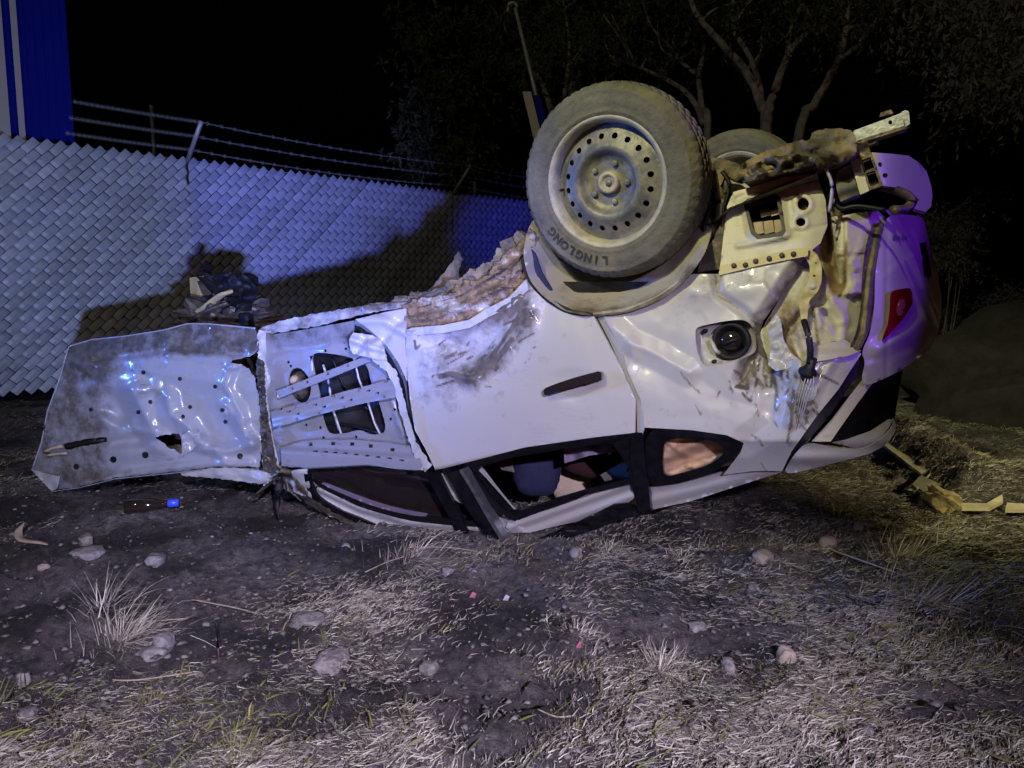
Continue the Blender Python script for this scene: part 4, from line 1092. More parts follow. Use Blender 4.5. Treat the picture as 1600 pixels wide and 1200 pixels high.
def q_mud(x, y):
    m_ = tent(x, y, [(1262, 402), (1230, 446), (1190, 508), (1178, 545), (1162, 592)], 0.42, 20) + gau(x, y, 1215, 585, 40, 30, 0.22)
    return m_ + gau(x, y, 1260, 640, 30, 60, 0.16) + 0.13 + gau(x, y, 1130, 440, 60, 30, 0.12) + tent(x, y, [(1240, 620), (1235, 700)], 0.15, 8) + scratch(x, y, QSC)
quarter = panel('quarter_panel', QP, 'white_paint', car, 0.010, q_disp, holes=[FILL], step=3.4, thick=0.012, mud=q_mud)
# door gap jamb between rear door and quarter panel
JX = lambda y: np.interp(y, [490, 527, 590, 625, 676], [936, 952, 980, 997, 998])
panel('rear_jamb', [(926, 491), (945, 494), (962, 527), (986, 590), (1002, 625), (1007, 669), (1004, 678), (990, 676), (990, 626), (970, 577), (938, 517)], 'white_paint', car, 0.000, lambda x, y: 0.0016 * np.clip(x - JX(y), -6, 8), step=3, thick=0.01)
strip('jamb_seal', [(927, 494), (943, 525), (971, 583), (990, 626), (992, 676)], [(931, 494), (948, 525), (976, 585), (994, 627), (995, 676)], 'rubber_seal', 0.002, thick=0.008)
# fuel filler
panel('filler_tray', FILL, 'white_paint', quarter, -0.022, lambda x, y: -0.02 + 0.022 * np.clip(1 - pdist(x, y, FILL + [FILL[0]]) / 7, 0, 1), holes=[ell(1142, 533, 24, 25, 0, 24)], step=4, thick=0.006, mud=0.26)
def disc(name, c, axis, prof, material, parent, seg=32):
    ax = Vector(axis).normalized(); u = ax.orthogonal().normalized(); v_ = ax.cross(u)
    V, Fc = [], []
    for r_, a_ in prof:
        for k in range(seg):
            t = 2 * math.pi * k / seg
            V.append(Vector(c) + (u * math.cos(t) + v_ * math.sin(t)) * r_ + ax * a_)
    for i in range(len(prof) - 1):
        for k in range(seg):
            Fc.append((i * seg + k, i * seg + (k + 1) % seg, (i + 1) * seg + (k + 1) % seg, (i + 1) * seg + k))
    return link(name, V, Fc, material, parent, True)
fc_ = carP(1142, 533, body_w(np.array(1142), np.array(533)) - 0.02)
disc('filler_ring', fc_, CN, [(0.0585, -0.02), (0.0585, 0.004), (0.054, 0.010), (0.046, 0.008), (0.043, -0.006), (0.034, -0.012), (0.030, -0.05), (0.001, -0.055)], 'matte_black', quarter)
cap = disc('filler_cap', fc_, CN, [(0.031, -0.03), (0.031, -0.004), (0.026, 0.002), (0.001, 0.003)], 'chrome_black', quarter, 24)
tube('cap_grip', [carP(1130, 538, -0.012), carP(1142, 533, -0.006), carP(1155, 528, -0.012)], 0.008, 'matte_black', cap, 6)
for x, y in ((1102, 517), (1116, 565)):
    disc('tray_screw', carP(x, y, -0.045), CN, [(0.007, -0.01), (0.007, 0.006), (0.001, 0.008)], 'matte_black', quarter, 10)
tube('filler_hinge', [carP(1110, 530, -0.035), carP(1118, 548, -0.028), carP(1124, 552, -0.035)], 0.007, 'white_paint', quarter, 6)
# quarter window with smashed glass
SUR = [(1006, 669), (1080, 673), (1136, 681), (1161, 692), (1157, 707), (1115, 739), (1062, 755), (1013, 762)]
GL = [(1038, 689), (1062, 684), (1108, 688), (1131, 696), (1129, 712), (1108, 726), (1070, 738), (1038, 746), (1035, 720)]
qw = panel('quarter_window', SUR, 'black_trim', quarter, 0.004, holes=[GL], step=5, thick=0.016)
panel('broken_glass_edge', [(1031, 688), (1060, 681), (1112, 685), (1136, 694), (1135, 714), (1110, 730), (1070, 742), (1032, 750), (1029, 720)], 'zinc_steel', qw, -0.008, holes=[GL], step=4, thick=0.006, jag=0.9)
panel('curtain_airbag', [(1020, 676), (1145, 684), (1145, 725), (1020, 760)], 'airbag_cloth', car, -0.07, lambda x, y: 0.05 * crumple(x * 0.4, y, 14, 3) + 0.02 * np.sin((y + 0.35 * x) / 5), step=4, thick=0.012)

# ---- inner rear side, behind the torn quarter panel
IQ = [(1186, 522), (1230, 446), (1262, 400), (1276, 385), (1290, 340), (1317, 337), (1340, 332), (1372, 330), (1386, 342), (1374, 384), (1366, 430), (1366, 470), (1358, 515), (1342, 546), (1290, 566), (1264, 574), (1204, 580)]
ISC = [([(1288, 345), (1294, 400), (1306, 450)], 0.6, 12), ([(1310, 400), (1350, 396)], 0.5, 3), ([(1312, 462), (1320, 440), (1322, 380)], 0.5, 5), ([(1222, 500), (1230, 540), (1250, 566)], 0.6, 5), ([(1270, 480), (1276, 520), (1280, 545)], 0.4, 4)]
def iq_d(x, y):
    d = 0.030 * crumple(x, y, 34, 131) + tent(x, y, [(1300, 470), (1320, 500), (1316, 530)], 0.02, 12) + tent(x, y, [(1230, 520), (1262, 480), (1290, 470)], -0.03, 10) + tent(x, y, [(1316, 400), (1350, 398)], -0.012, 4)
    d += tent(x, y, [(1288, 330), (1296, 400), (1310, 440)], -0.06, 18) + tent(x, y, [(1236, 480), (1250, 520), (1262, 560)], 0.02, 12)
    d += 0.03 * np.clip((x - 1316) / 6, 0, 1) * np.clip((463 - y) / 4, 0, 1) + tent(x, y, [(1222, 500), (1232, 540), (1246, 566)], 0.024, 9)
    d += tent(x, y, [(1274, 478), (1282, 510)], 0.02, 8)
    return d
panel('inner_quarter', IQ, 'primer_cream', car, -0.055, iq_d, step=4.2, thick=0.006, mud=lambda x, y: 0.16 + tent(x, y, [(1290, 340), (1296, 400), (1300, 450)], 0.35, 24) + gau(x, y, 1230, 500, 25, 50, 0.30) + scratch(x, y, ISC))
panel('seat_belt_shelf', [(1262, 545), (1290, 537), (1320, 531), (1346, 548), (1326, 556), (1290, 563), (1264, 567)], 'primer_cream', car, 0.005, lambda x, y: 0.03 * np.tanh((548 - y) / 5) * -1, step=4, thick=0.02, mud=0.12)
panel('folded_strip', [(1200, 512), (1212, 490), (1220, 500), (1224, 530), (1236, 552), (1256, 566), (1240, 574), (1212, 580), (1200, 570), (1206, 540)], 'white_paint', car, -0.005, lambda x, y: 0.03 * np.abs(fbm(x / 12, y / 18, 2, 141)), step=4, thick=0.006, mud=0.15)
tube('wire_harness', curve3([carP(1256, 501, 0.02), carP(1262, 520, 0.045), carP(1266, 545, 0.05), carP(1265, 568, 0.045)], 6), 0.009, 'rubber_seal', car, 8)
disc('grommet', carP(1265, 574, 0.035), (0.1, -0.4, 0.8), [(0.001, 0.03), (0.012, 0.03), (0.014, 0.0), (0.026, -0.012), (0.026, -0.022), (0.001, -0.024)], 'rubber_seal', car, 14)
for k in range(4):
    tube('thin_wire', curve3([carP(1262 + 3 * k, 580, 0.035), carP(1256 + 5 * k, 600, 0.05), carP(1250 + 4 * k, 622, 0.045), carP(1246 + k, 645 + 8 * k, 0.03)], 5), 0.0016, 'galvanised', car, 4)
# side member with rectangular vent
MW = -0.02
VENT = [(1161, 316), (1168, 310), (1213, 303), (1220, 309), (1228, 361), (1223, 369), (1183, 374), (1173, 365)]
mem = panel('rear_side_member', [(1136, 322), (1146, 300), (1200, 284), (1270, 262), (1277, 275), (1290, 312), (1293, 352), (1282, 380), (1262, 396), (1190, 412), (1124, 424)], 'primer_cream', car, MW + 0.02,
      lambda x, y: 0.004 * fbm(x / 30, y / 30, 2, 151) + 0.012 * np.clip(1 - pdist(x, y, VENT + [VENT[0]]) / 9, 0, 1) + tent(x, y, [(1152, 384), (1190, 378), (1232, 368)], 0.012, 5) + 0.012 * np.clip(1 - np.abs(np.hypot(x - 1255, y - 319) - 13) / 5, 0, 1) + 0.010 * np.clip(1 - np.abs(np.hypot(x - 1251, y - 347) - 11) / 5, 0, 1) + 0.008 * np.clip(1 - np.abs(np.hypot(x - 1231, y - 301) - 8) / 4, 0, 1) + tent(x, y, [(1270, 274), (1200, 296), (1150, 312)], -0.012, 6) + tent(x, y, [(1240, 362), (1292, 352)], -0.006, 4),
      holes=[VENT, ell(1255, 319, 9, 10, 0, 14), ell(1251, 347, 7.5, 6.5, 0, 12)], step=4, thick=0.006, mud=lambda x, y: 0.05 + np.clip((300 - y) / 60, 0, 0.3) + 0.25 * np.clip((x - 1275) / 15, 0, 1))
panel('vent_seal', VENT, 'rubber_seal', mem, MW + 0.028, holes=[[(1167, 320), (1172, 316), (1210, 309), (1214, 314), (1222, 358), (1218, 363), (1186, 368), (1178, 361)]], step=4, thick=0.03)
for (a, b) in (((1186, 328), (1219, 340)), ((1176, 348), (1224, 368))):
    for i in range(3 if a[1] > 340 else 2):
        n_ = 3 if a[1] > 340 else 2
        x0 = a[0] + (b[0] - a[0]) * i / n_ + 1; x1 = a[0] + (b[0] - a[0]) * (i + 1) / n_ - 1
        sk = -0.12 * (x0 - a[0])
        panel('vent_flap', [(x0, a[1] + sk), (x1, a[1] + sk - 2), (x1 + 3, b[1] + sk - 4), (x0 + 2, b[1] + sk)], 'beige_plastic', mem, MW - 0.01 , lambda x, y: 0.0006 * (y - 350), step=5, thick=0.008)
panel('vent_box', [(1158, 312), (1222, 300), (1232, 370), (1175, 378)], 'matte_black', mem, MW - 0.05, step=9, thick=0.01)
for h in ((1255, 319, 10), (1251, 347, 8)):
    panel('hole_back', ell(h[0], h[1], h[2] + 4, h[2] + 4, 0, 12), 'dark_steel', mem, MW - 0.02, step=5, thick=0.006)
fl = panel('seam_flange', [(1123, 426), (1126, 415), (1190, 400), (1240, 388), (1264, 388), (1262, 400), (1190, 414), (1124, 430)], 'seam_sealer', car, 0.02, step=4, thick=0.01, mud=0.05)
for x, y in ((1147, 415), (1165, 414), (1181, 408), (1202, 404), (1222, 399), (1240, 397)):
    disc('stud', carP(x, y, body_w(np.array(x), np.array(y)) + 0.02), CN, [(0.008, -0.006), (0.008, 0.006), (0.003, 0.010), (0.001, 0.010)], 'dark_steel', fl, 10)
panel('seam_ribbon', [(1240, 388), (1262, 387), (1276, 396), (1284, 414), (1284, 440), (1278, 456), (1264, 470), (1262, 486), (1262, 500), (1252, 500), (1248, 476), (1254, 456), (1264, 440), (1266, 416), (1258, 402), (1244, 396)], 'seam_sealer', car, 0.0, lambda x, y: 0.010 * fbm(x / 12, y / 12, 2, 161), holes=[ell(1272, 431, 2, 2, 0, 6), ell(1275, 411, 1.6, 1.6, 0, 6)], step=3.6, thick=0.01, mud=0.08)
disc('plug', carP(1270, 448, 0.012), CN, [(0.010, -0.01), (0.010, 0.003), (0.001, 0.005)], 'primer_cream', car, 12)

# ---- tail: seal, bumper skin, lamp, tailgate corner
TAILW = lambda x, y: -0.01 + 0 * x
strip('tail_seal', [(1362, 352), (1352, 385), (1347, 430), (1345, 480), (1338, 520), (1326, 545)], [(1384, 345), (1374, 385), (1367, 430), (1366, 480), (1358, 520), (1342, 550)], 'dark_steel', -0.005, lambda x, y: 0.014 * np.sin((x - np.interp(y, [345, 430, 520, 550], [1373, 1357, 1348, 1334])) / 4), mud=0.2, thick=0.03)
bump = panel('bumper_skin', [(1384, 342), (1396, 334), (1440, 337), (1446, 352), (1456, 395), (1466, 430), (1472, 470), (1467, 520), (1452, 546), (1424, 568), (1390, 588), (1352, 604), (1346, 590), (1352, 566), (1346, 550), (1360, 520), (1367, 480), (1367, 430), (1374, 385)], 'white_paint', car, 0.008,
      lambda x, y: 0.016 * crumple(x, y, 46, 171) + tent(x, y, [(1440, 345), (1452, 430), (1456, 500)], -0.012, 9) + tent(x, y, [(1375, 545), (1420, 520), (1440, 500)], 0.02, 20), step=4.5, thick=0.008, mud=0.04)
tl = panel('tail_lamp', [(1391, 458), (1398, 453), (1423, 449), (1426, 462), (1426, 476), (1411, 499), (1392, 520), (1377, 535), (1381, 522), (1387, 507), (1390, 485)], 'tail_red', bump, 0.03, lambda x, y: 0.02 * np.exp(-((x - 1408) / 22) ** 2), step=4, thick=0.03)
panel('lens_glow', ell(1408, 480, 6, 14, 12, 14), 'tail_pink', tl, 0.033, lambda x, y: 0.02 * np.exp(-((x - 1408) / 22) ** 2), step=3, thick=0.01)  # pale glow inside the tail lamp, put into the oval's pink colour
panel('bumper_reflector', [(1437, 380), (1447, 378), (1456, 430), (1450, 436), (1444, 430)], 'chrome_black', bump, 0.012, step=5, thick=0.01)
for i, (x, y) in enumerate(((1396, 371), (1400, 371), (1405, 371), (1410, 371), (1415, 372))):
    panel('badge_letter', [(x - 1.5, y - 3), (x + 1.5, y - 3), (x + 1.5, y + 3), (x - 1.5, y + 3)], 'zinc_steel', bump, 0.014, step=3, thick=0.006)
panel('bumper_clip', [(1384, 330), (1392, 322), (1402, 324), (1400, 334), (1392, 337)], 'zinc_steel', bump, 0.0, step=4, thick=0.012, holes=[[(1389, 329), (1397, 327), (1396, 332), (1390, 333)]])
# D pillar strip and tailgate frame
strip('tailgate_seal', [(1344, 552), (1312, 600), (1276, 648), (1236, 704), (1222, 736)], [(1356, 560), (1326, 606), (1292, 656), (1256, 694), (1232, 730)], 'rubber_seal', -0.005, mud=0.1, thick=0.03)
strip('pillar_inner', [(1350, 590), (1326, 620), (1300, 655), (1268, 690)], [(1364, 598), (1340, 630), (1316, 664), (1298, 690)], 'primer_cream', -0.03, mud=0.15, thick=0.03)
panel('cavity_shade', [(1300, 640), (1350, 596), (1410, 580), (1400, 640), (1396, 668), (1340, 700), (1262, 692)], 'matte_black', car, -0.20, step=10, thick=0.02)  # black sheet standing in for the shade inside the tailgate opening
panel('tailgate_corner', [(1226, 734), (1240, 712), (1258, 692), (1300, 700), (1346, 704), (1380, 684), (1396, 664), (1394, 652), (1400, 662), (1399, 676), (1384, 696), (1356, 710), (1336, 715), (1280, 730), (1232, 741)], 'white_paint', car, 0.01, lambda x, y: 0.02 * np.exp(-((y - 715) / 10) ** 2), step=4, thick=0.02, mud=0.05)
panel('tailgate_panel', [(1300, 692), (1320, 688), (1360, 674), (1388, 656), (1396, 656), (1380, 682), (1346, 702)], 'white_paint', car, -0.03, step=5, thick=0.01, mud=0.1)

# ---- bumper beam, tow bracket, exhaust, over the tail
panel('muffler', [(1152, 270), (1158, 256), (1190, 238), (1224, 227), (1250, 218), (1264, 220), (1268, 206), (1300, 199), (1333, 203), (1340, 226), (1336, 245), (1300, 258), (1280, 262), (1230, 270), (1190, 282), (1160, 286)], 'muddy_underbody', car, -0.14, lambda x, y: 0.10 * np.sqrt(np.clip(1 - ((y - (244 - 0.20 * (x - 1240))) / 34) ** 2, 0, 1)) + 0.03 * fbm(x / 14, y / 12, 3, 181), step=4.5, thick=0.22, base=False, jag=1.2)
panel('heat_shield', [(1170, 262), (1196, 246), (1240, 240), (1276, 246), (1270, 258), (1230, 268), (1180, 282), (1160, 284)], 'dark_steel', car, -0.02, lambda x, y: 0.05 * fbm(x / 14, y / 10, 3, 186), step=4, thick=0.02, base=False, jag=1.0)
def prism(name, quad, w0, depth, material, parent, holes=(), disp=None, mud=0.0, step=5):
    return panel(name, quad, material, parent, w0, disp, holes=holes, step=step, thick=depth, base=False, mud=mud)
tb = prism('tow_bracket', [(1332, 212), (1334, 204), (1410, 176), (1414, 196), (1362, 212), (1346, 218), (1338, 220)], -0.30, 0.006, 'zinc_steel', car, [ell(1391, 191, 3.2, 3.6, 0, 10)])
prism('bracket_lip', [(1408, 175), (1415, 172), (1420, 174), (1422, 194), (1414, 198)], -0.285, 0.06, 'zinc_steel', tb)
prism('bracket_lip', [(1338, 220), (1362, 212), (1416, 196), (1418, 200), (1364, 217), (1342, 224)], -0.29, 0.07, 'dark_steel', tb)
prism('bracket_lug', [(1374, 183), (1376, 176), (1392, 171), (1396, 177)], -0.33, 0.02, 'dark_steel', tb)
panel('chassis_rail_end', [(1288, 250), (1334, 226), (1356, 220), (1362, 244), (1330, 252), (1306, 274), (1304, 320), (1320, 336), (1300, 345), (1290, 300)], 'dark_steel', car, -0.20, lambda x, y: 0.03 * fbm(x / 16, y / 16, 2, 191), step=5, thick=0.25, base=False)
beam = prism('bumper_beam', [(1362, 238), (1390, 240), (1419, 243), (1436, 254), (1448, 268), (1455, 290), (1457, 307), (1455, 322), (1446, 331), (1428, 326), (1436, 312), (1424, 300), (1410, 294), (1379, 290)], -0.16, 0.10, 'white_paint', car, [ell(1375, 257, 3, 4, -15, 8), ell(1383, 274, 4.2, 4, 0, 8)], lambda x, y: -0.42 * np.clip((x - 1366) / 90, 0, 1.1) ** 1.5)
box_o = [[(1347, 250), (1360, 245), (1366, 262), (1352, 267)], [(1353, 271), (1367, 266), (1374, 286), (1360, 292)]]
prism('beam_end_plate', [(1343, 248), (1362, 239), (1380, 290), (1358, 297)], -0.145, 0.03, 'dark_steel', beam, box_o)
prism('beam_end_dark', [(1344, 250), (1360, 244), (1374, 288), (1358, 294)], -0.19, 0.01, 'matte_black', beam)
prism('beam_flange', [(1329, 252), (1343, 247), (1358, 298), (1344, 304)], -0.13, 0.02, 'primer_cream', beam)
prism('crash_box', [(1305, 276), (1310, 266), (1328, 257), (1336, 280), (1343, 303), (1313, 315), (1308, 300)], -0.14, 0.10, 'interior_grey', beam, disp=lambda x, y: 0.012 * np.sin((y + 0.3 * x) / 6))
tube('beam_hook', curve3([carP(1378, 292, -0.25), carP(1408, 300, -0.28), carP(1424, 312, -0.30), carP(1416, 326, -0.28), carP(1396, 328, -0.2)], 5), 0.014, 'dark_steel', car, 8)

# ---- wheel arch and wheels
panel('wheel_arch_liner', [(816, 395), (826, 436), (848, 463), (884, 488), (926, 494), (975, 491), (1027, 472), (1062, 448), (1080, 428), (1104, 392), (1120, 330), (1110, 300), (900, 300), (830, 340)], 'liner_beige', car, -0.26, lambda x, y: 0.26 * np.clip(1 - pdist(x, y, [(816, 395), (826, 436), (848, 463), (884, 488), (926, 494), (975, 491), (1027, 472), (1062, 448), (1080, 428), (1104, 392)]) / 80, 0, 1) ** 1.3 + 0.012 * fbm(x / 30, y / 30, 2, 201), step=6, thick=0.01, base=False, mud=lambda x, y: 0.16 + 0.2 * fbm(x / 40, y / 25, 2, 8) + 0.5 * np.clip(1 - pdist(x, y, [(884, 492), (926, 498), (975, 494), (1027, 476), (1062, 452), (1080, 430)]) / 22, 0, 1))
strip('arch_lip', [(818, 400), (828, 432), (850, 459), (886, 483), (926, 489)], [(812, 404), (822, 438), (846, 466), (884, 490), (926, 495)], 'rubber_seal', 0.02, thick=0.02)
strip('arch_edge', [(926, 488), (975, 483), (1024, 464), (1056, 442), (1074, 424)], [(926, 496), (976, 491), (1028, 472), (1061, 449), (1078, 430)], 'liner_beige', 0.012, thick=0.03, mud=0.3)
panel('arch_flap', [(826, 385), (836, 396), (846, 425), (862, 452), (856, 462), (840, 440), (828, 410)], 'seat_blue', car, -0.06, step=5, thick=0.01, base=False)
for pts, r_, m_ in (([(1112, 270), (1122, 300), (1126, 340), (1118, 380), (1100, 412)], 0.022, 'muddy_underbody'), ([(1130, 272), (1136, 300), (1124, 340)], 0.014, 'dark_steel'), ([(1090, 330), (1110, 350), (1120, 400)], 0.02, 'dark_steel'), ([(1100, 300), (1090, 380), (1076, 420)], 0.015, 'dark_steel')):
    tube('suspension_link', [carP(x, y, -0.16) for x, y in resample(pts, 10, False)], r_, m_, car, 8, 0.7)
def coil(name, a, b, rad, wire, turns, m_, n=14):
    a, b = Vector(a), Vector(b); ax = (b - a).normalized(); u = ax.orthogonal().normalized(); v_ = ax.cross(u)
    tube(name, [a + (b - a) * (i / (turns * n)) + (u * math.cos(2 * math.pi * i / n) + v_ * math.sin(2 * math.pi * i / n)) * rad for i in range(turns * n + 1)], wire, m_, car, 6)
coil('coil_spring', carP(1100, 350, -0.26), carP(1124, 300, -0.30), 0.045, 0.008, 5, 'dark_steel')
tube('shock_absorber', [carP(1088, 410, -0.18), carP(1104, 350, -0.2), carP(1104, 350, -0.2) + ZV * 0.001, carP(1122, 285, -0.22)], [0.024, 0.024, 0.013, 0.013], 'dark_steel', car, 10)
for k, pts in enumerate(([(1096, 290), (1110, 320), (1100, 360), (1116, 400)], [(1128, 268), (1140, 290), (1130, 330), (1136, 360)], [(1084, 392), (1104, 396), (1120, 386), (1130, 350)])):
    tube('brake_hose', curve3([carP(x, y, -0.12 - 0.02 * k) for x, y in pts], 6), 0.006, 'rubber_seal', car, 6)
for k, pts in enumerate(([(1290, 262), (1300, 290), (1296, 330)], [(1304, 318), (1316, 326), (1340, 322), (1384, 328)], [(1300, 340), (1310, 352), (1306, 372)], [(1330, 238), (1346, 232), (1372, 222)])):
    tube('loose_cable', curve3([carP(x, y, -0.10 - 0.04 * k) for x, y in pts], 6), 0.005 + 0.002 * (k % 2), 'rubber_seal' if k % 2 else 'galvanised', car, 6)
tube('exhaust_pipe', curve3([carP(1160, 274, -0.22), carP(1130, 262, -0.35), carP(1110, 262, -0.6), carP(1090, 300, -0.9)], 6), 0.028, 'muddy_underbody', car, 10)
prism('suspension_bracket', [(1106, 272), (1128, 262), (1134, 272), (1126, 290), (1112, 286)], -0.14, 0.05, 'muddy_underbody', car)
prism('inner_arch_plate', [(1096, 396), (1118, 370), (1136, 325), (1128, 420), (1090, 426)], -0.10, 0.01, 'dark_steel', car)

WC = carP(946, 286, 0.0)
AX = Vector((-math.sin(R(31)) * math.cos(R(9)), -math.cos(R(31)) * math.cos(R(9)), -math.sin(R(9)))).normalized()
WU = AX.cross(Vector((0, 0, 1))).normalized()      # horizontal, to the right seen from outside?
WV_ = WU.cross(AX).normalized()
if WV_.z < 0: WV_ = -WV_
if WU.x < 0: WU = -WU
TR = 0.318
def lathe(name, c, prof, material, parent, seg=96, mod=None):
    V, Fc = [], []
    for i, (r_, a_) in enumerate(prof):
        for k in range(seg):
            t = 2 * math.pi * k / seg
            rr, aa = (r_, a_) if mod is None else mod(i, k, r_, a_)
            V.append(Vector(c) + (WU * math.cos(t) + WV_ * math.sin(t)) * rr + AX * aa)
    for i in range(len(prof) - 1):
        for k in range(seg):
            Fc.append((i * seg + k, i * seg + (k + 1) % seg, (i + 1) * seg + (k + 1) % seg, (i + 1) * seg + k))
    return link(name, V, Fc, material, parent, True)
TYRE = [(r_ * 0.965 if r_ > 0.24 else r_, a_ * 0.80) for r_, a_ in [(0.190, -0.03), (0.196, -0.006), (0.203, 0.002), (0.213, 0.006), (0.216, 0.0085), (0.219, 0.006), (0.235, 0.010), (0.252, 0.0125), (0.270, 0.011), (0.283, 0.006), (0.287, 0.008), (0.291, 0.004), (0.302, -0.008), (0.310, -0.020), (0.3145, -0.032),
        (0.316, -0.045), (0.316, -0.058), (0.309, -0.059), (0.309, -0.067), (0.317, -0.068), (0.318, -0.092), (0.310, -0.093), (0.310, -0.102), (0.318, -0.103), (0.317, -0.127), (0.309, -0.128), (0.309, -0.136), (0.316, -0.137), (0.314, -0.165), (0.308, -0.180), (0.295, -0.193), (0.26, -0.205), (0.22, -0.200), (0.196, -0.190), (0.188, -0.16)]]
def lug(i, k, r_, a_):
    # small shoulder notches
    if 12 <= i <= 16 and k % 4 == 0: return (r_ - 0.0035, a_ - 0.0005)
    if 19 <= i <= 20 and (k + 2) % 4 == 0: return (r_ - 0.004, a_)
    if 23 <= i <= 24 and k % 4 == 0: return (r_ - 0.004, a_)
    if 27 <= i <= 29 and (k + 2) % 4 == 0: return (r_ - 0.004, a_)
    return (r_, a_)
wheel = link('wheel', *(lambda: ([], []))(), None, car) if False else None
def near_wheel(c, name_parent):
    ty = lathe('tyre', c, TYRE, 'tyre_rubber', name_parent, 216, lug)
    # rim: lip, well and pressed disc with a ring of ventilation holes
    rim = lathe('rim', c, [(0.178, -0.17), (0.178, -0.05), (0.183, -0.03), (0.187, -0.008), (0.196, 0.001), (0.203, 0.004), (0.206, -0.001), (0.200, -0.008)], 'wheel_lip', name_parent, 96)
    rr = np.array([0.0, 0.034, 0.040, 0.072, 0.086, 0.096, 0.104, 0.116, 0.124, 0.158, 0.168, 0.182])
    aa = np.array([-0.046, -0.046, -0.048, -0.048, -0.040, -0.026, -0.020, -0.021, -0.026, -0.040, -0.047, -0.050])
    outer = [(0.182 * math.cos(t) * 1000, 0.182 * math.sin(t) * 1000) for t in np.linspace(0, 2 * math.pi, 72, endpoint=False)]
    holes = []
    for k in range(20):
        t = 2 * math.pi * (k + 0.35) / 20
        cx, cy = 144 * math.cos(t), 144 * math.sin(t)
        holes.append([(cx + 9.6 * math.cos(q), cy + 9.6 * math.sin(q)) for q in np.linspace(0, 2 * math.pi, 12, endpoint=False)])
    v, f = mesh2d(outer, holes, 6.5)
    r_ = np.hypot(v[:, 0], v[:, 1]) / 1000
    a_ = np.interp(r_, rr, aa) + 0.012
    P = np.array(c)[None] + np.outer(v[:, 0] / 1000, WU) + np.outer(v[:, 1] / 1000, WV_) + np.outer(a_, AX)
    dk = shell('rim_disc', P, f, -np.array(AX), 0.005, 'wheel_steel', name_parent)
    def dc(name, x, y, a0, prof, m_, seg=16):
        return disc(name, Vector(c) + WU * x + WV_ * y + AX * a0, AX, prof, m_, dk, seg)
    dc('hub_cap', 0, 0, -0.038, [(0.036, 0), (0.036, 0.016), (0.031, 0.022), (0.024, 0.022), (0.022, 0.016), (0.001, 0.016)], 'wheel_lip', 24)
    dc('hub_mark', 0.002, 0.0, -0.022, [(0.012, 0), (0.012, 0.004), (0.001, 0.005)], 'wheel_steel', 6)
    for k in range(5):
        t = 2 * math.pi * k / 5 + 1.2
        dc('wheel_bolt', 0.062 * math.cos(t), 0.062 * math.sin(t), -0.037, [(0.0105, 0), (0.0105, 0.010), (0.008, 0.013), (0.001, 0.011)], 'wheel_steel', 6)
    tube('valve', [Vector(c) + WU * -0.168 + WV_ * -0.012 + AX * -0.04, Vector(c) + WU * -0.166 + WV_ * -0.012 + AX * -0.012], 0.005, 'rubber_seal', rim, 6)
    lathe('brake_drum', c, [(0.001, -0.10), (0.15, -0.10), (0.155, -0.17), (0.001, -0.17)], 'dark_steel', name_parent, 32)
    # raised sidewall lettering, tops outward, running clockwise
    def letters(txt, a0, step, rad, size):
        for i, ch in enumerate(txt):
            cu = bpy.data.curves.new('ch', 'FONT'); cu.body = ch; cu.size = size; cu.align_x = 'CENTER'; cu.extrude = 0.0012; cu.resolution_u = 2
            cu.offset = 0.0011
            ob = bpy.data.objects.new('ch', cu); COL.objects.link(ob)
            bpy.context.view_layer.update()
            me = bpy.data.meshes.new_from_object(ob.evaluated_get(bpy.context.evaluated_depsgraph_get()))
            bpy.data.objects.remove(ob); bpy.data.curves.remove(cu)
            ang = a0 - i * step          # degrees, counter-clockwise from WU
            e_r = WU * math.cos(R(ang)) + WV_ * math.sin(R(ang)); e_t = WU * math.sin(R(ang)) - WV_ * math.cos(R(ang))
            V = [Vector(c) + e_t * q.co.x + e_r * (rad + q.co.y) + AX * (0.0124 + q.co.z + (0.0 if True else 0)) for q in me.vertices]
            link('tyre_letter', V, [tuple(p.vertices) for p in me.polygons], 'tyre_letter', ty)
            bpy.data.meshes.remove(me)
    letters('LINGLONG', 268, 7.4, 0.230, 0.038)
    return ty
wh = bpy.data.objects.new('wheel', None); COL.objects.link(wh); wh.parent = car
wh.matrix_parent_inverse = PARENT_INV[car.name]
wh.empty_display_size = 0.05
near_wheel(WC, wh)
FWC = Vector(tuple(far(1150, 305, 3.8)))
def far_wheel(c):
    w2 = bpy.data.objects.new('wheel', None); COL.objects.link(w2); w2.parent = car
    w2.matrix_parent_inverse = PARENT_INV[car.name]
    lathe('tyre', c, TYRE, 'tyre_rubber', w2, 72)
    lathe('rim', c, [(0.001, -0.15), (0.15, -0.16), (0.178, -0.17), (0.178, -0.03), (0.203, 0.004), (0.206, -0.001)], 'wheel_lip', w2, 48)
far_wheel(FWC)
tube('rear_axle', [Vector(WC) - AX * 0.12, FWC - AX * 0.03], 0.05, 'muddy_underbody', car, 10)

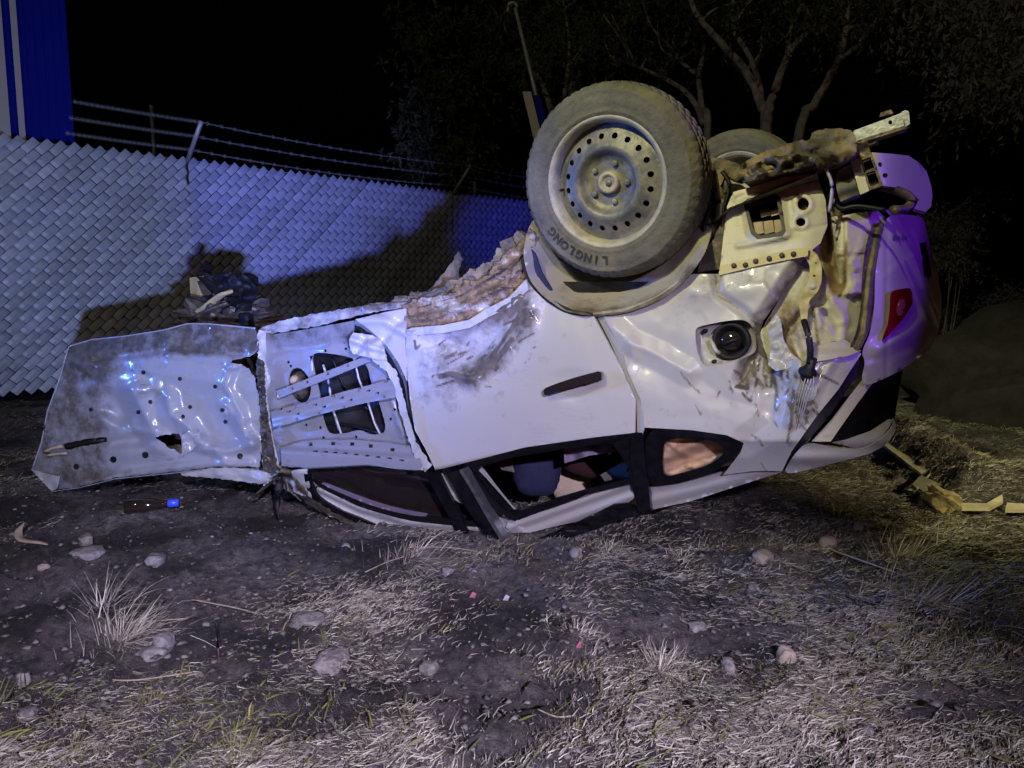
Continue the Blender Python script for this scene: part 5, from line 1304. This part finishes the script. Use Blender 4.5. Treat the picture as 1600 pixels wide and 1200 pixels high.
# ---- cabin seen through the windows
lump('headrest', carP(838, 735, -0.42), (0.10, 0.07, 0.10), 'seat_blue', car, 4, 0.1, 1.5, 3, box=0.25)
lump('seat_back', carP(850, 650, -0.55), (0.18, 0.12, 0.24), 'seat_blue', car, 3, 0.1, 1.5, 4, box=0.3)
lump('red_cushion', carP(925, 715, -0.55), (0.14, 0.08, 0.08), 'red_cloth', car, 3, 0.2, 2, 5)
lump('tan_seat', carP(893, 752, -0.70), (0.09, 0.06, 0.09), 'seat_tan', car, 3, 0.2, 2, 6, box=0.2)
panel('hanging_liner', [(880, 690), (960, 684), (966, 706), (920, 712), (882, 724)], 'pale_cloth', car, -0.22, lambda x, y: 0.02 * np.sin(x / 6), step=5, thick=0.01, base=False)
panel('side_bin', [(938, 742), (980, 718), (986, 745), (945, 752)], 'interior_grey', car, -0.35, step=6, thick=0.05, base=False)
panel('trim_scrap', [(775, 722), (800, 718), (804, 738), (784, 734)], 'interior_grey', car, -0.35, step=6, thick=0.03, base=False)
panel('glass_shard', [(655, 795), (690, 785), (698, 800), (668, 802)], 'zinc_steel', car, -0.14, step=8, thick=0.004)

# ---- crushed front end behind the peeled skin
lump('engine_bay', carP(330, 640, -0.55), (0.42, 0.34, 0.36), 'dark_steel', car, 4, 0.8, 1.6, 7)
lump('crumpled_wing', carP(366, 476, -0.45), (0.13, 0.12, 0.115), 'matte_black', car, 4, 1.1, 3.0, 8, smooth=False)
lump('crumpled_wing', carP(345, 505, -0.38), (0.20, 0.10, 0.09), 'dark_steel', car, 4, 1.2, 3.2, 9, smooth=False)
prism('bent_sheet', [(322, 440), (350, 424), (385, 430), (402, 452), (392, 480), (398, 512), (360, 508), (372, 470), (345, 456), (330, 462)], -0.36, 0.006, 'matte_black', car, disp=lambda x, y: 0.07 * fbm(x / 16, y / 16, 3, 14), step=4)
prism('bent_sheet', [(282, 512), (300, 490), (330, 472), (352, 470), (344, 486), (326, 506), (300, 514)], -0.30, 0.006, 'dark_steel', car, disp=lambda x, y: 0.05 * fbm(x / 12, y / 12, 3, 16), step=4)
prism('front_rail', [(296, 434), (322, 430), (326, 452), (330, 480), (312, 500), (296, 500), (298, 470)], -0.42, 0.08, 'concrete_yellow', car, disp=lambda x, y: 0.02 * fbm(x / 10, y / 10, 2, 4))
prism('rail_plate', [(308, 440), (334, 430), (340, 455), (318, 466)], -0.38, 0.03, 'dark_steel', car)
tube('bent_strut', curve3([carP(285, 505, -0.33), carP(315, 485, -0.30), (carP(345, 462, -0.30)), carP(362, 455, -0.34)], 6), 0.022, 'concrete_yellow', car, 8, 0.5)
tube('bent_strut', curve3([carP(300, 502, -0.28), carP(330, 484, -0.26), carP(356, 474, -0.28)], 6), 0.016, 'dark_steel', car, 8, 0.5)
prism('torn_bracket', [(310, 420), (320, 408), (328, 418), (322, 434), (312, 436)], -0.45, 0.02, 'matte_black', car)

# ================================================================== LOOSE THINGS ON THE GROUND
def on(px, py):
    p = gnd(px, py); p = np.array([p[0], p[1], float(gh(p[0], p[1]))]); return p
def stone(px, py, wpx, hpx, label, seed, m_='stone', amp=0.32):
    p = on(px, py); s = float(np.linalg.norm(p - CAM)) / F
    rad = (wpx * s / 2, wpx * s / 2 * 0.8, max(hpx * s / 2 * 1.15, 0.004))
    o = lump('stone', p + ZV * rad[2] * 0.45, rad, m_, None, 3, amp, 1.4, seed, Matrix.Rotation(seed * 1.3, 4, 'Z'), smooth=True, box=0.3)
    tag(o, label, 'stone', 'stones on the dirt')
stones = [
    (1192, 872, 32, 20, 'oblong pale brick-like stone on the straw below the car tail', 'stone_tan'),
    (1178, 906, 18, 14, 'small white stone below the oblong pale stone', 'stone'),
    (1228, 1028, 28, 26, 'round pale stone lying alone in the dark straw', 'stone_tan'),
    (1138, 1042, 24, 18, 'grey pointed stone next to the round pale stone', 'stone'),
    (1293, 846, 24, 16, 'tan chip of stone in yellow grass behind the oblong stone', 'stone_tan'),
    (1352, 1138, 30, 14, 'flat grey stone at the edge of the dark ground', 'stone'),
    (134, 840, 22, 14, 'small light stone on bare dirt behind the flat slab stones', 'stone'),
    (138, 866, 40, 14, 'flat slab of stone on the bare dirt below the small light stone', 'stone'),
    (244, 880, 30, 14, 'low grey stone on the bare dirt under the peeled door skin', 'stone'),
    (540, 858, 16, 14, 'round grey pebble in front of the crushed window rail', 'stone'),
    (256, 1010, 28, 24, 'pale angular stone below the dry grass tuft', 'stone'),
    (240, 1018, 36, 14, 'flat pale stone tucked under the angular stone', 'stone'),
    (34, 1042, 16, 16, 'small pale stone alone on the dark dirt', 'stone'),
    (42, 1102, 26, 12, 'small light block of stone in front of the dark dirt', 'stone'),
    (484, 970, 50, 18, 'wide pale stone half buried in straw', 'stone'),
    (520, 1022, 56, 20, 'broad grey stone half buried in the straw in front', 'stone'),
    (670, 1030, 26, 16, 'bluish grey stone in the straw in front of the pillar covers', 'stone'),
    (900, 866, 20, 14, 'pale stone beside the roof rail moulding', 'stone'),
    (700, 882, 20, 12, 'flat light stone by the pillar cover tip', 'stone'),
    (1090, 980, 26, 16, 'grey stone in straw near the pointed stone', 'stone'),
    (322, 970, 14, 10, 'small white pebble near the upright stick', 'stone'),
    (68, 884, 14, 10, 'small ochre pebble by the flat slab stone', 'stone_tan'),
    (1340, 828, 18, 12, 'small pale stone in the brown grass behind', 'stone_tan'),
]
for i, (x, y, w_, h_, lb, m_) in enumerate(stones):
    stone(x, y, w_, h_, lb, i + 3, m_)

def tuft(px, py, n, hgt, spread, label, m_, seed, lean=0.0):
    c = on(px, py); r = random.Random(seed)
    t = thing('grass_tuft', label, 'grass', tuple(c), 'grass tufts')
    V, Fc, T = [], [], []
    for i in range(n):
        a = r.uniform(0, 6.28); rr = abs(r.gauss(0, 1)) * spread * 0.35
        b = c + np.array([math.cos(a) * rr, math.sin(a) * rr, 0]); b[2] = float(gh(b[0], b[1])) - 0.004
        L = hgt * r.uniform(0.4, 1.1); az = a + r.gauss(0, 0.5); el = r.uniform(0.25, 1.2)
        d = np.array([math.cos(az) * math.cos(el) + lean, math.sin(az) * math.cos(el), math.sin(el)])
        sd = np.array([-math.sin(az), math.cos(az), 0.3]); w_ = r.uniform(0.0008, 0.002)
        k0 = len(V)
        for q, tt in enumerate((0, 0.4, 0.75, 1)):
            p = b + d * L * tt - ZV * L * 0.45 * tt * tt * math.cos(el)
            p[2] = max(p[2], float(gh(p[0], p[1])) + 0.001) if tt else p[2]
            V += [p - sd * w_ * (1 - 0.8 * tt), p + sd * w_ * (1 - 0.8 * tt)]; 
        for q in range(3): Fc.append((k0 + 2 * q, k0 + 2 * q + 1, k0 + 2 * q + 3, k0 + 2 * q + 2))
        T += [min(1, max(0, r.gauss(0.6, 0.25)))] * 8
    kind(link('blades', V, Fc, m_, t, False, {'tint': T}), 'stuff')
tuft(185, 985, 260, 0.13, 0.16, 'big dry ochre grass tuft on the bare dirt', 'straw', 1, 0.3)
tuft(160, 950, 90, 0.16, 0.12, 'sparse dark dry stalks behind the ochre tuft', 'straw', 2)
tuft(235, 1080, 120, 0.07, 0.10, 'yellow green weed tuft in the foreground dirt', 'green_grass', 3)
tuft(110, 1160, 140, 0.06, 0.12, 'flattened green tuft near the small block of stone', 'green_grass', 4)
tuft(950, 850, 140, 0.07, 0.10, 'pale dry tuft growing under the roof rail moulding', 'straw', 5)
tuft(1030, 1040, 220, 0.09, 0.12, 'bright yellow dry tuft in the middle of the straw', 'straw', 6)
tuft(1400, 860, 260, 0.16, 0.35, 'brown ochre grass clump beside the yellow strip', 'straw', 7)
tuft(1310, 800, 200, 0.14, 0.35, 'dark weedy clump in the shade under the tail', 'green_grass', 8)
tuft(1440, 930, 240, 0.12, 0.30, 'flattened ochre grass clump on the dark side of the verge', 'straw', 9, 0.5)
tuft(640, 870, 200, 0.10, 0.22, 'orange dry straw pushed up against the crushed rail', 'straw', 10, 0.4)
tuft(1060, 860, 120, 0.06, 0.1, 'short pale tuft in front of the quarter window', 'straw', 11)
tuft(372, 1185, 160, 0.08, 0.1, 'dark green tuft at the bottom of the straw field', 'green_grass', 12)
tuft(900, 1000, 160, 0.05, 0.16, 'low tan straw tuft left of the bright yellow one', 'straw', 13)

# stalks and sticks
def stick(pts, r_, label, m_='straw_stalk', name='twig', cat='twig'):
    P = []
    for x, y, z in pts:
        p = gnd(x, y, z); P.append(np.array([p[0], p[1], max(z, 0) + float(gh(p[0], p[1])) + 0.003]))
    o = tube(name, curve3(P, 5), r_, m_, None, 6); tag(o, label, cat)
mat('straw_stalk', (0.36, 0.30, 0.20), 0.8, col2=(0.26, 0.21, 0.13), scale=40)
stick([(640, 862, .0), (700, 850, .0), (745, 850, .01), (776, 862, .0)], 0.003, 'long pale dry stalk lying across the tip of the pillar cover')
stick([(570, 888, .0), (620, 866, .01), (690, 856, .0)], 0.0022, 'thin dry stalk slanting into the orange straw')
stick([(190, 962, .0), (260, 955, .02), (340, 948, .0)], 0.002, 'long thin dry stem sticking out of the ochre tuft')
stick([(150, 1052, .0), (210, 1056, .005), (300, 1048, .0)], 0.002, 'thin dry stem above the yellow green weed')
stick([(300, 940, .0), (380, 946, .004), (418, 960, .0)], 0.0022, 'bent dry stem behind the upright stick')
stick([(840, 1108, .0), (870, 1116, .004), (900, 1118, .0)], 0.002, 'short pale straw lying in the foreground')
stick([(1290, 850, .0), (1360, 880, .01), (1440, 905, .0)], 0.003, 'long ochre stalk lying in the brown grass')
pb_ = on(341, 1018)
stk = thing('marker_stick', 'small upright dark stick with a pink lower end stuck in the dirt', 'stick', tuple(pb_))
tube('pink_end', [pb_ - ZV * 0.02, pb_ + ZV * 0.055], 0.0028, 'pink_plastic', stk, 8)
tube('dark_top', [pb_ + ZV * 0.055, pb_ + ZV * 0.115, pb_ + ZV * 0.13], [0.0032, 0.004, 0.002], 'matte_black', stk, 8)
# bottle
q = on(245, 798)
bt = thing('bottle', 'dark glass bottle with a bright blue cap lying on the dirt', 'bottle', tuple(q))
dr = np.array([0.93, 0.30, 0.0]); q2 = q + ZV * 0.028
def along(prof, m_, name):
    pts = [q2 + dr * a for a, r_ in prof]; tube(name, pts, [r_ for a, r_ in prof], m_, bt, 14)
along([(-0.13, 0.02), (-0.125, 0.03), (-0.02, 0.03), (0.0, 0.022), (0.03, 0.013), (0.06, 0.013)], 'bottle_brown', 'glass_body')
along([(0.045, 0.013), (0.047, 0.018), (0.09, 0.018), (0.092, 0.012)], 'bottle_blue', 'cap')
# light rag scrap at the left
q = on(42, 838)
o = tube('plastic_scrap', curve3([q + np.array([-0.045, 0.06, 0.07]), q + np.array([-0.05, 0.03, 0.045]), q + np.array([-0.02, 0.0, 0.02]), q + np.array([0.06, -0.01, 0.012]), q + np.array([0.10, -0.02, 0.004])], 5), [0.004 + 0.014 * math.sin(math.pi * i / 20) for i in range(21)], 'beige_plastic', None, 8, 0.4)
tag(o, 'curled beige plastic scrap on the bare dirt beside the fence foot', 'scrap')
for i, (x, y, lb, m_) in enumerate(((738, 928, 'pink plastic shard in the straw', 'pink_plastic'), (790, 922, 'pale bluish shard beside the pink one', 'tail_clear'), (905, 1008, 'dull pink shard near the tan straw tuft', 'pink_plastic'))):
    q = on(x, y)
    V = [q + np.array(p) * 0.6 for p in ((-0.016, -0.006, 0.004), (0.014, -0.010, 0.006), (0.022, 0.012, 0.016), (0.002, 0.006, 0.030), (-0.014, -0.003, 0.0), (0.013, -0.007, 0.0), (0.017, 0.011, 0.012), (-0.007, 0.013, 0.008))]
    tag(link('plastic_shard', V, [(0, 1, 2, 3), (7, 6, 5, 4), (0, 4, 5, 1), (1, 5, 6, 2), (2, 6, 7, 3), (3, 7, 4, 0)], m_), lb, 'shard')
# torn yellow trim lying behind the tail
trim = thing('torn_trim_strip', 'long pale yellow plastic trim strip lying bent on the ground behind the car tail', 'trim', tuple(on(1440, 760)))
def flatstrip(name, quads, m_, parent, z0=0.02):
    """flat angular broken pieces: outlines on the ground, 12 mm thick and slightly bent"""
    for pts in quads:
        T = [on(x, y) * np.array([1, 1, 0]) + ZV * (z0 + h_) for x, y, h_ in pts]
        n = len(T)
        V = T + [p - ZV * 0.014 for p in T]
        link(name, V, [tuple(range(n)), tuple(range(2 * n - 1, n - 1, -1))] + [(i, i + n, (i + 1) % n + n, (i + 1) % n) for i in range(n)], m_, parent)
flatstrip('strip', [[(1364, 704, .06), (1372, 704, .06), (1444, 748, .04), (1452, 757, .03), (1440, 757, .03)], [(1440, 755, .03), (1453, 756, .05), (1452, 764, .06), (1432, 776, .02), (1424, 770, .02)]], 'yellow_plastic', trim)
flatstrip('strip_end', [[(1424, 770, .02), (1438, 764, .05), (1466, 780, .05), (1458, 789, .01)]], 'yellow_plastic', trim)
flatstrip('strip', [[(1500, 800, .02), (1540, 804, .03), (1564, 797, .05), (1566, 800, .03), (1545, 808, .02), (1502, 804, .01)], [(1572, 803, .03), (1640, 804, .02), (1640, 807, .01), (1570, 807, .01)]], 'yellow_plastic', trim)
q = on(1478, 790)
tag(lump('concrete_chunk', q + ZV * 0.02, (0.10, 0.07, 0.05), 'concrete_yellow', None, 3, 0.6, 1.8, 5, Matrix.Rotation(0.5, 4, 'Y'), smooth=False, box=0.3), 'ochre painted concrete chunk lying on the pale yellow strip', 'chunk')
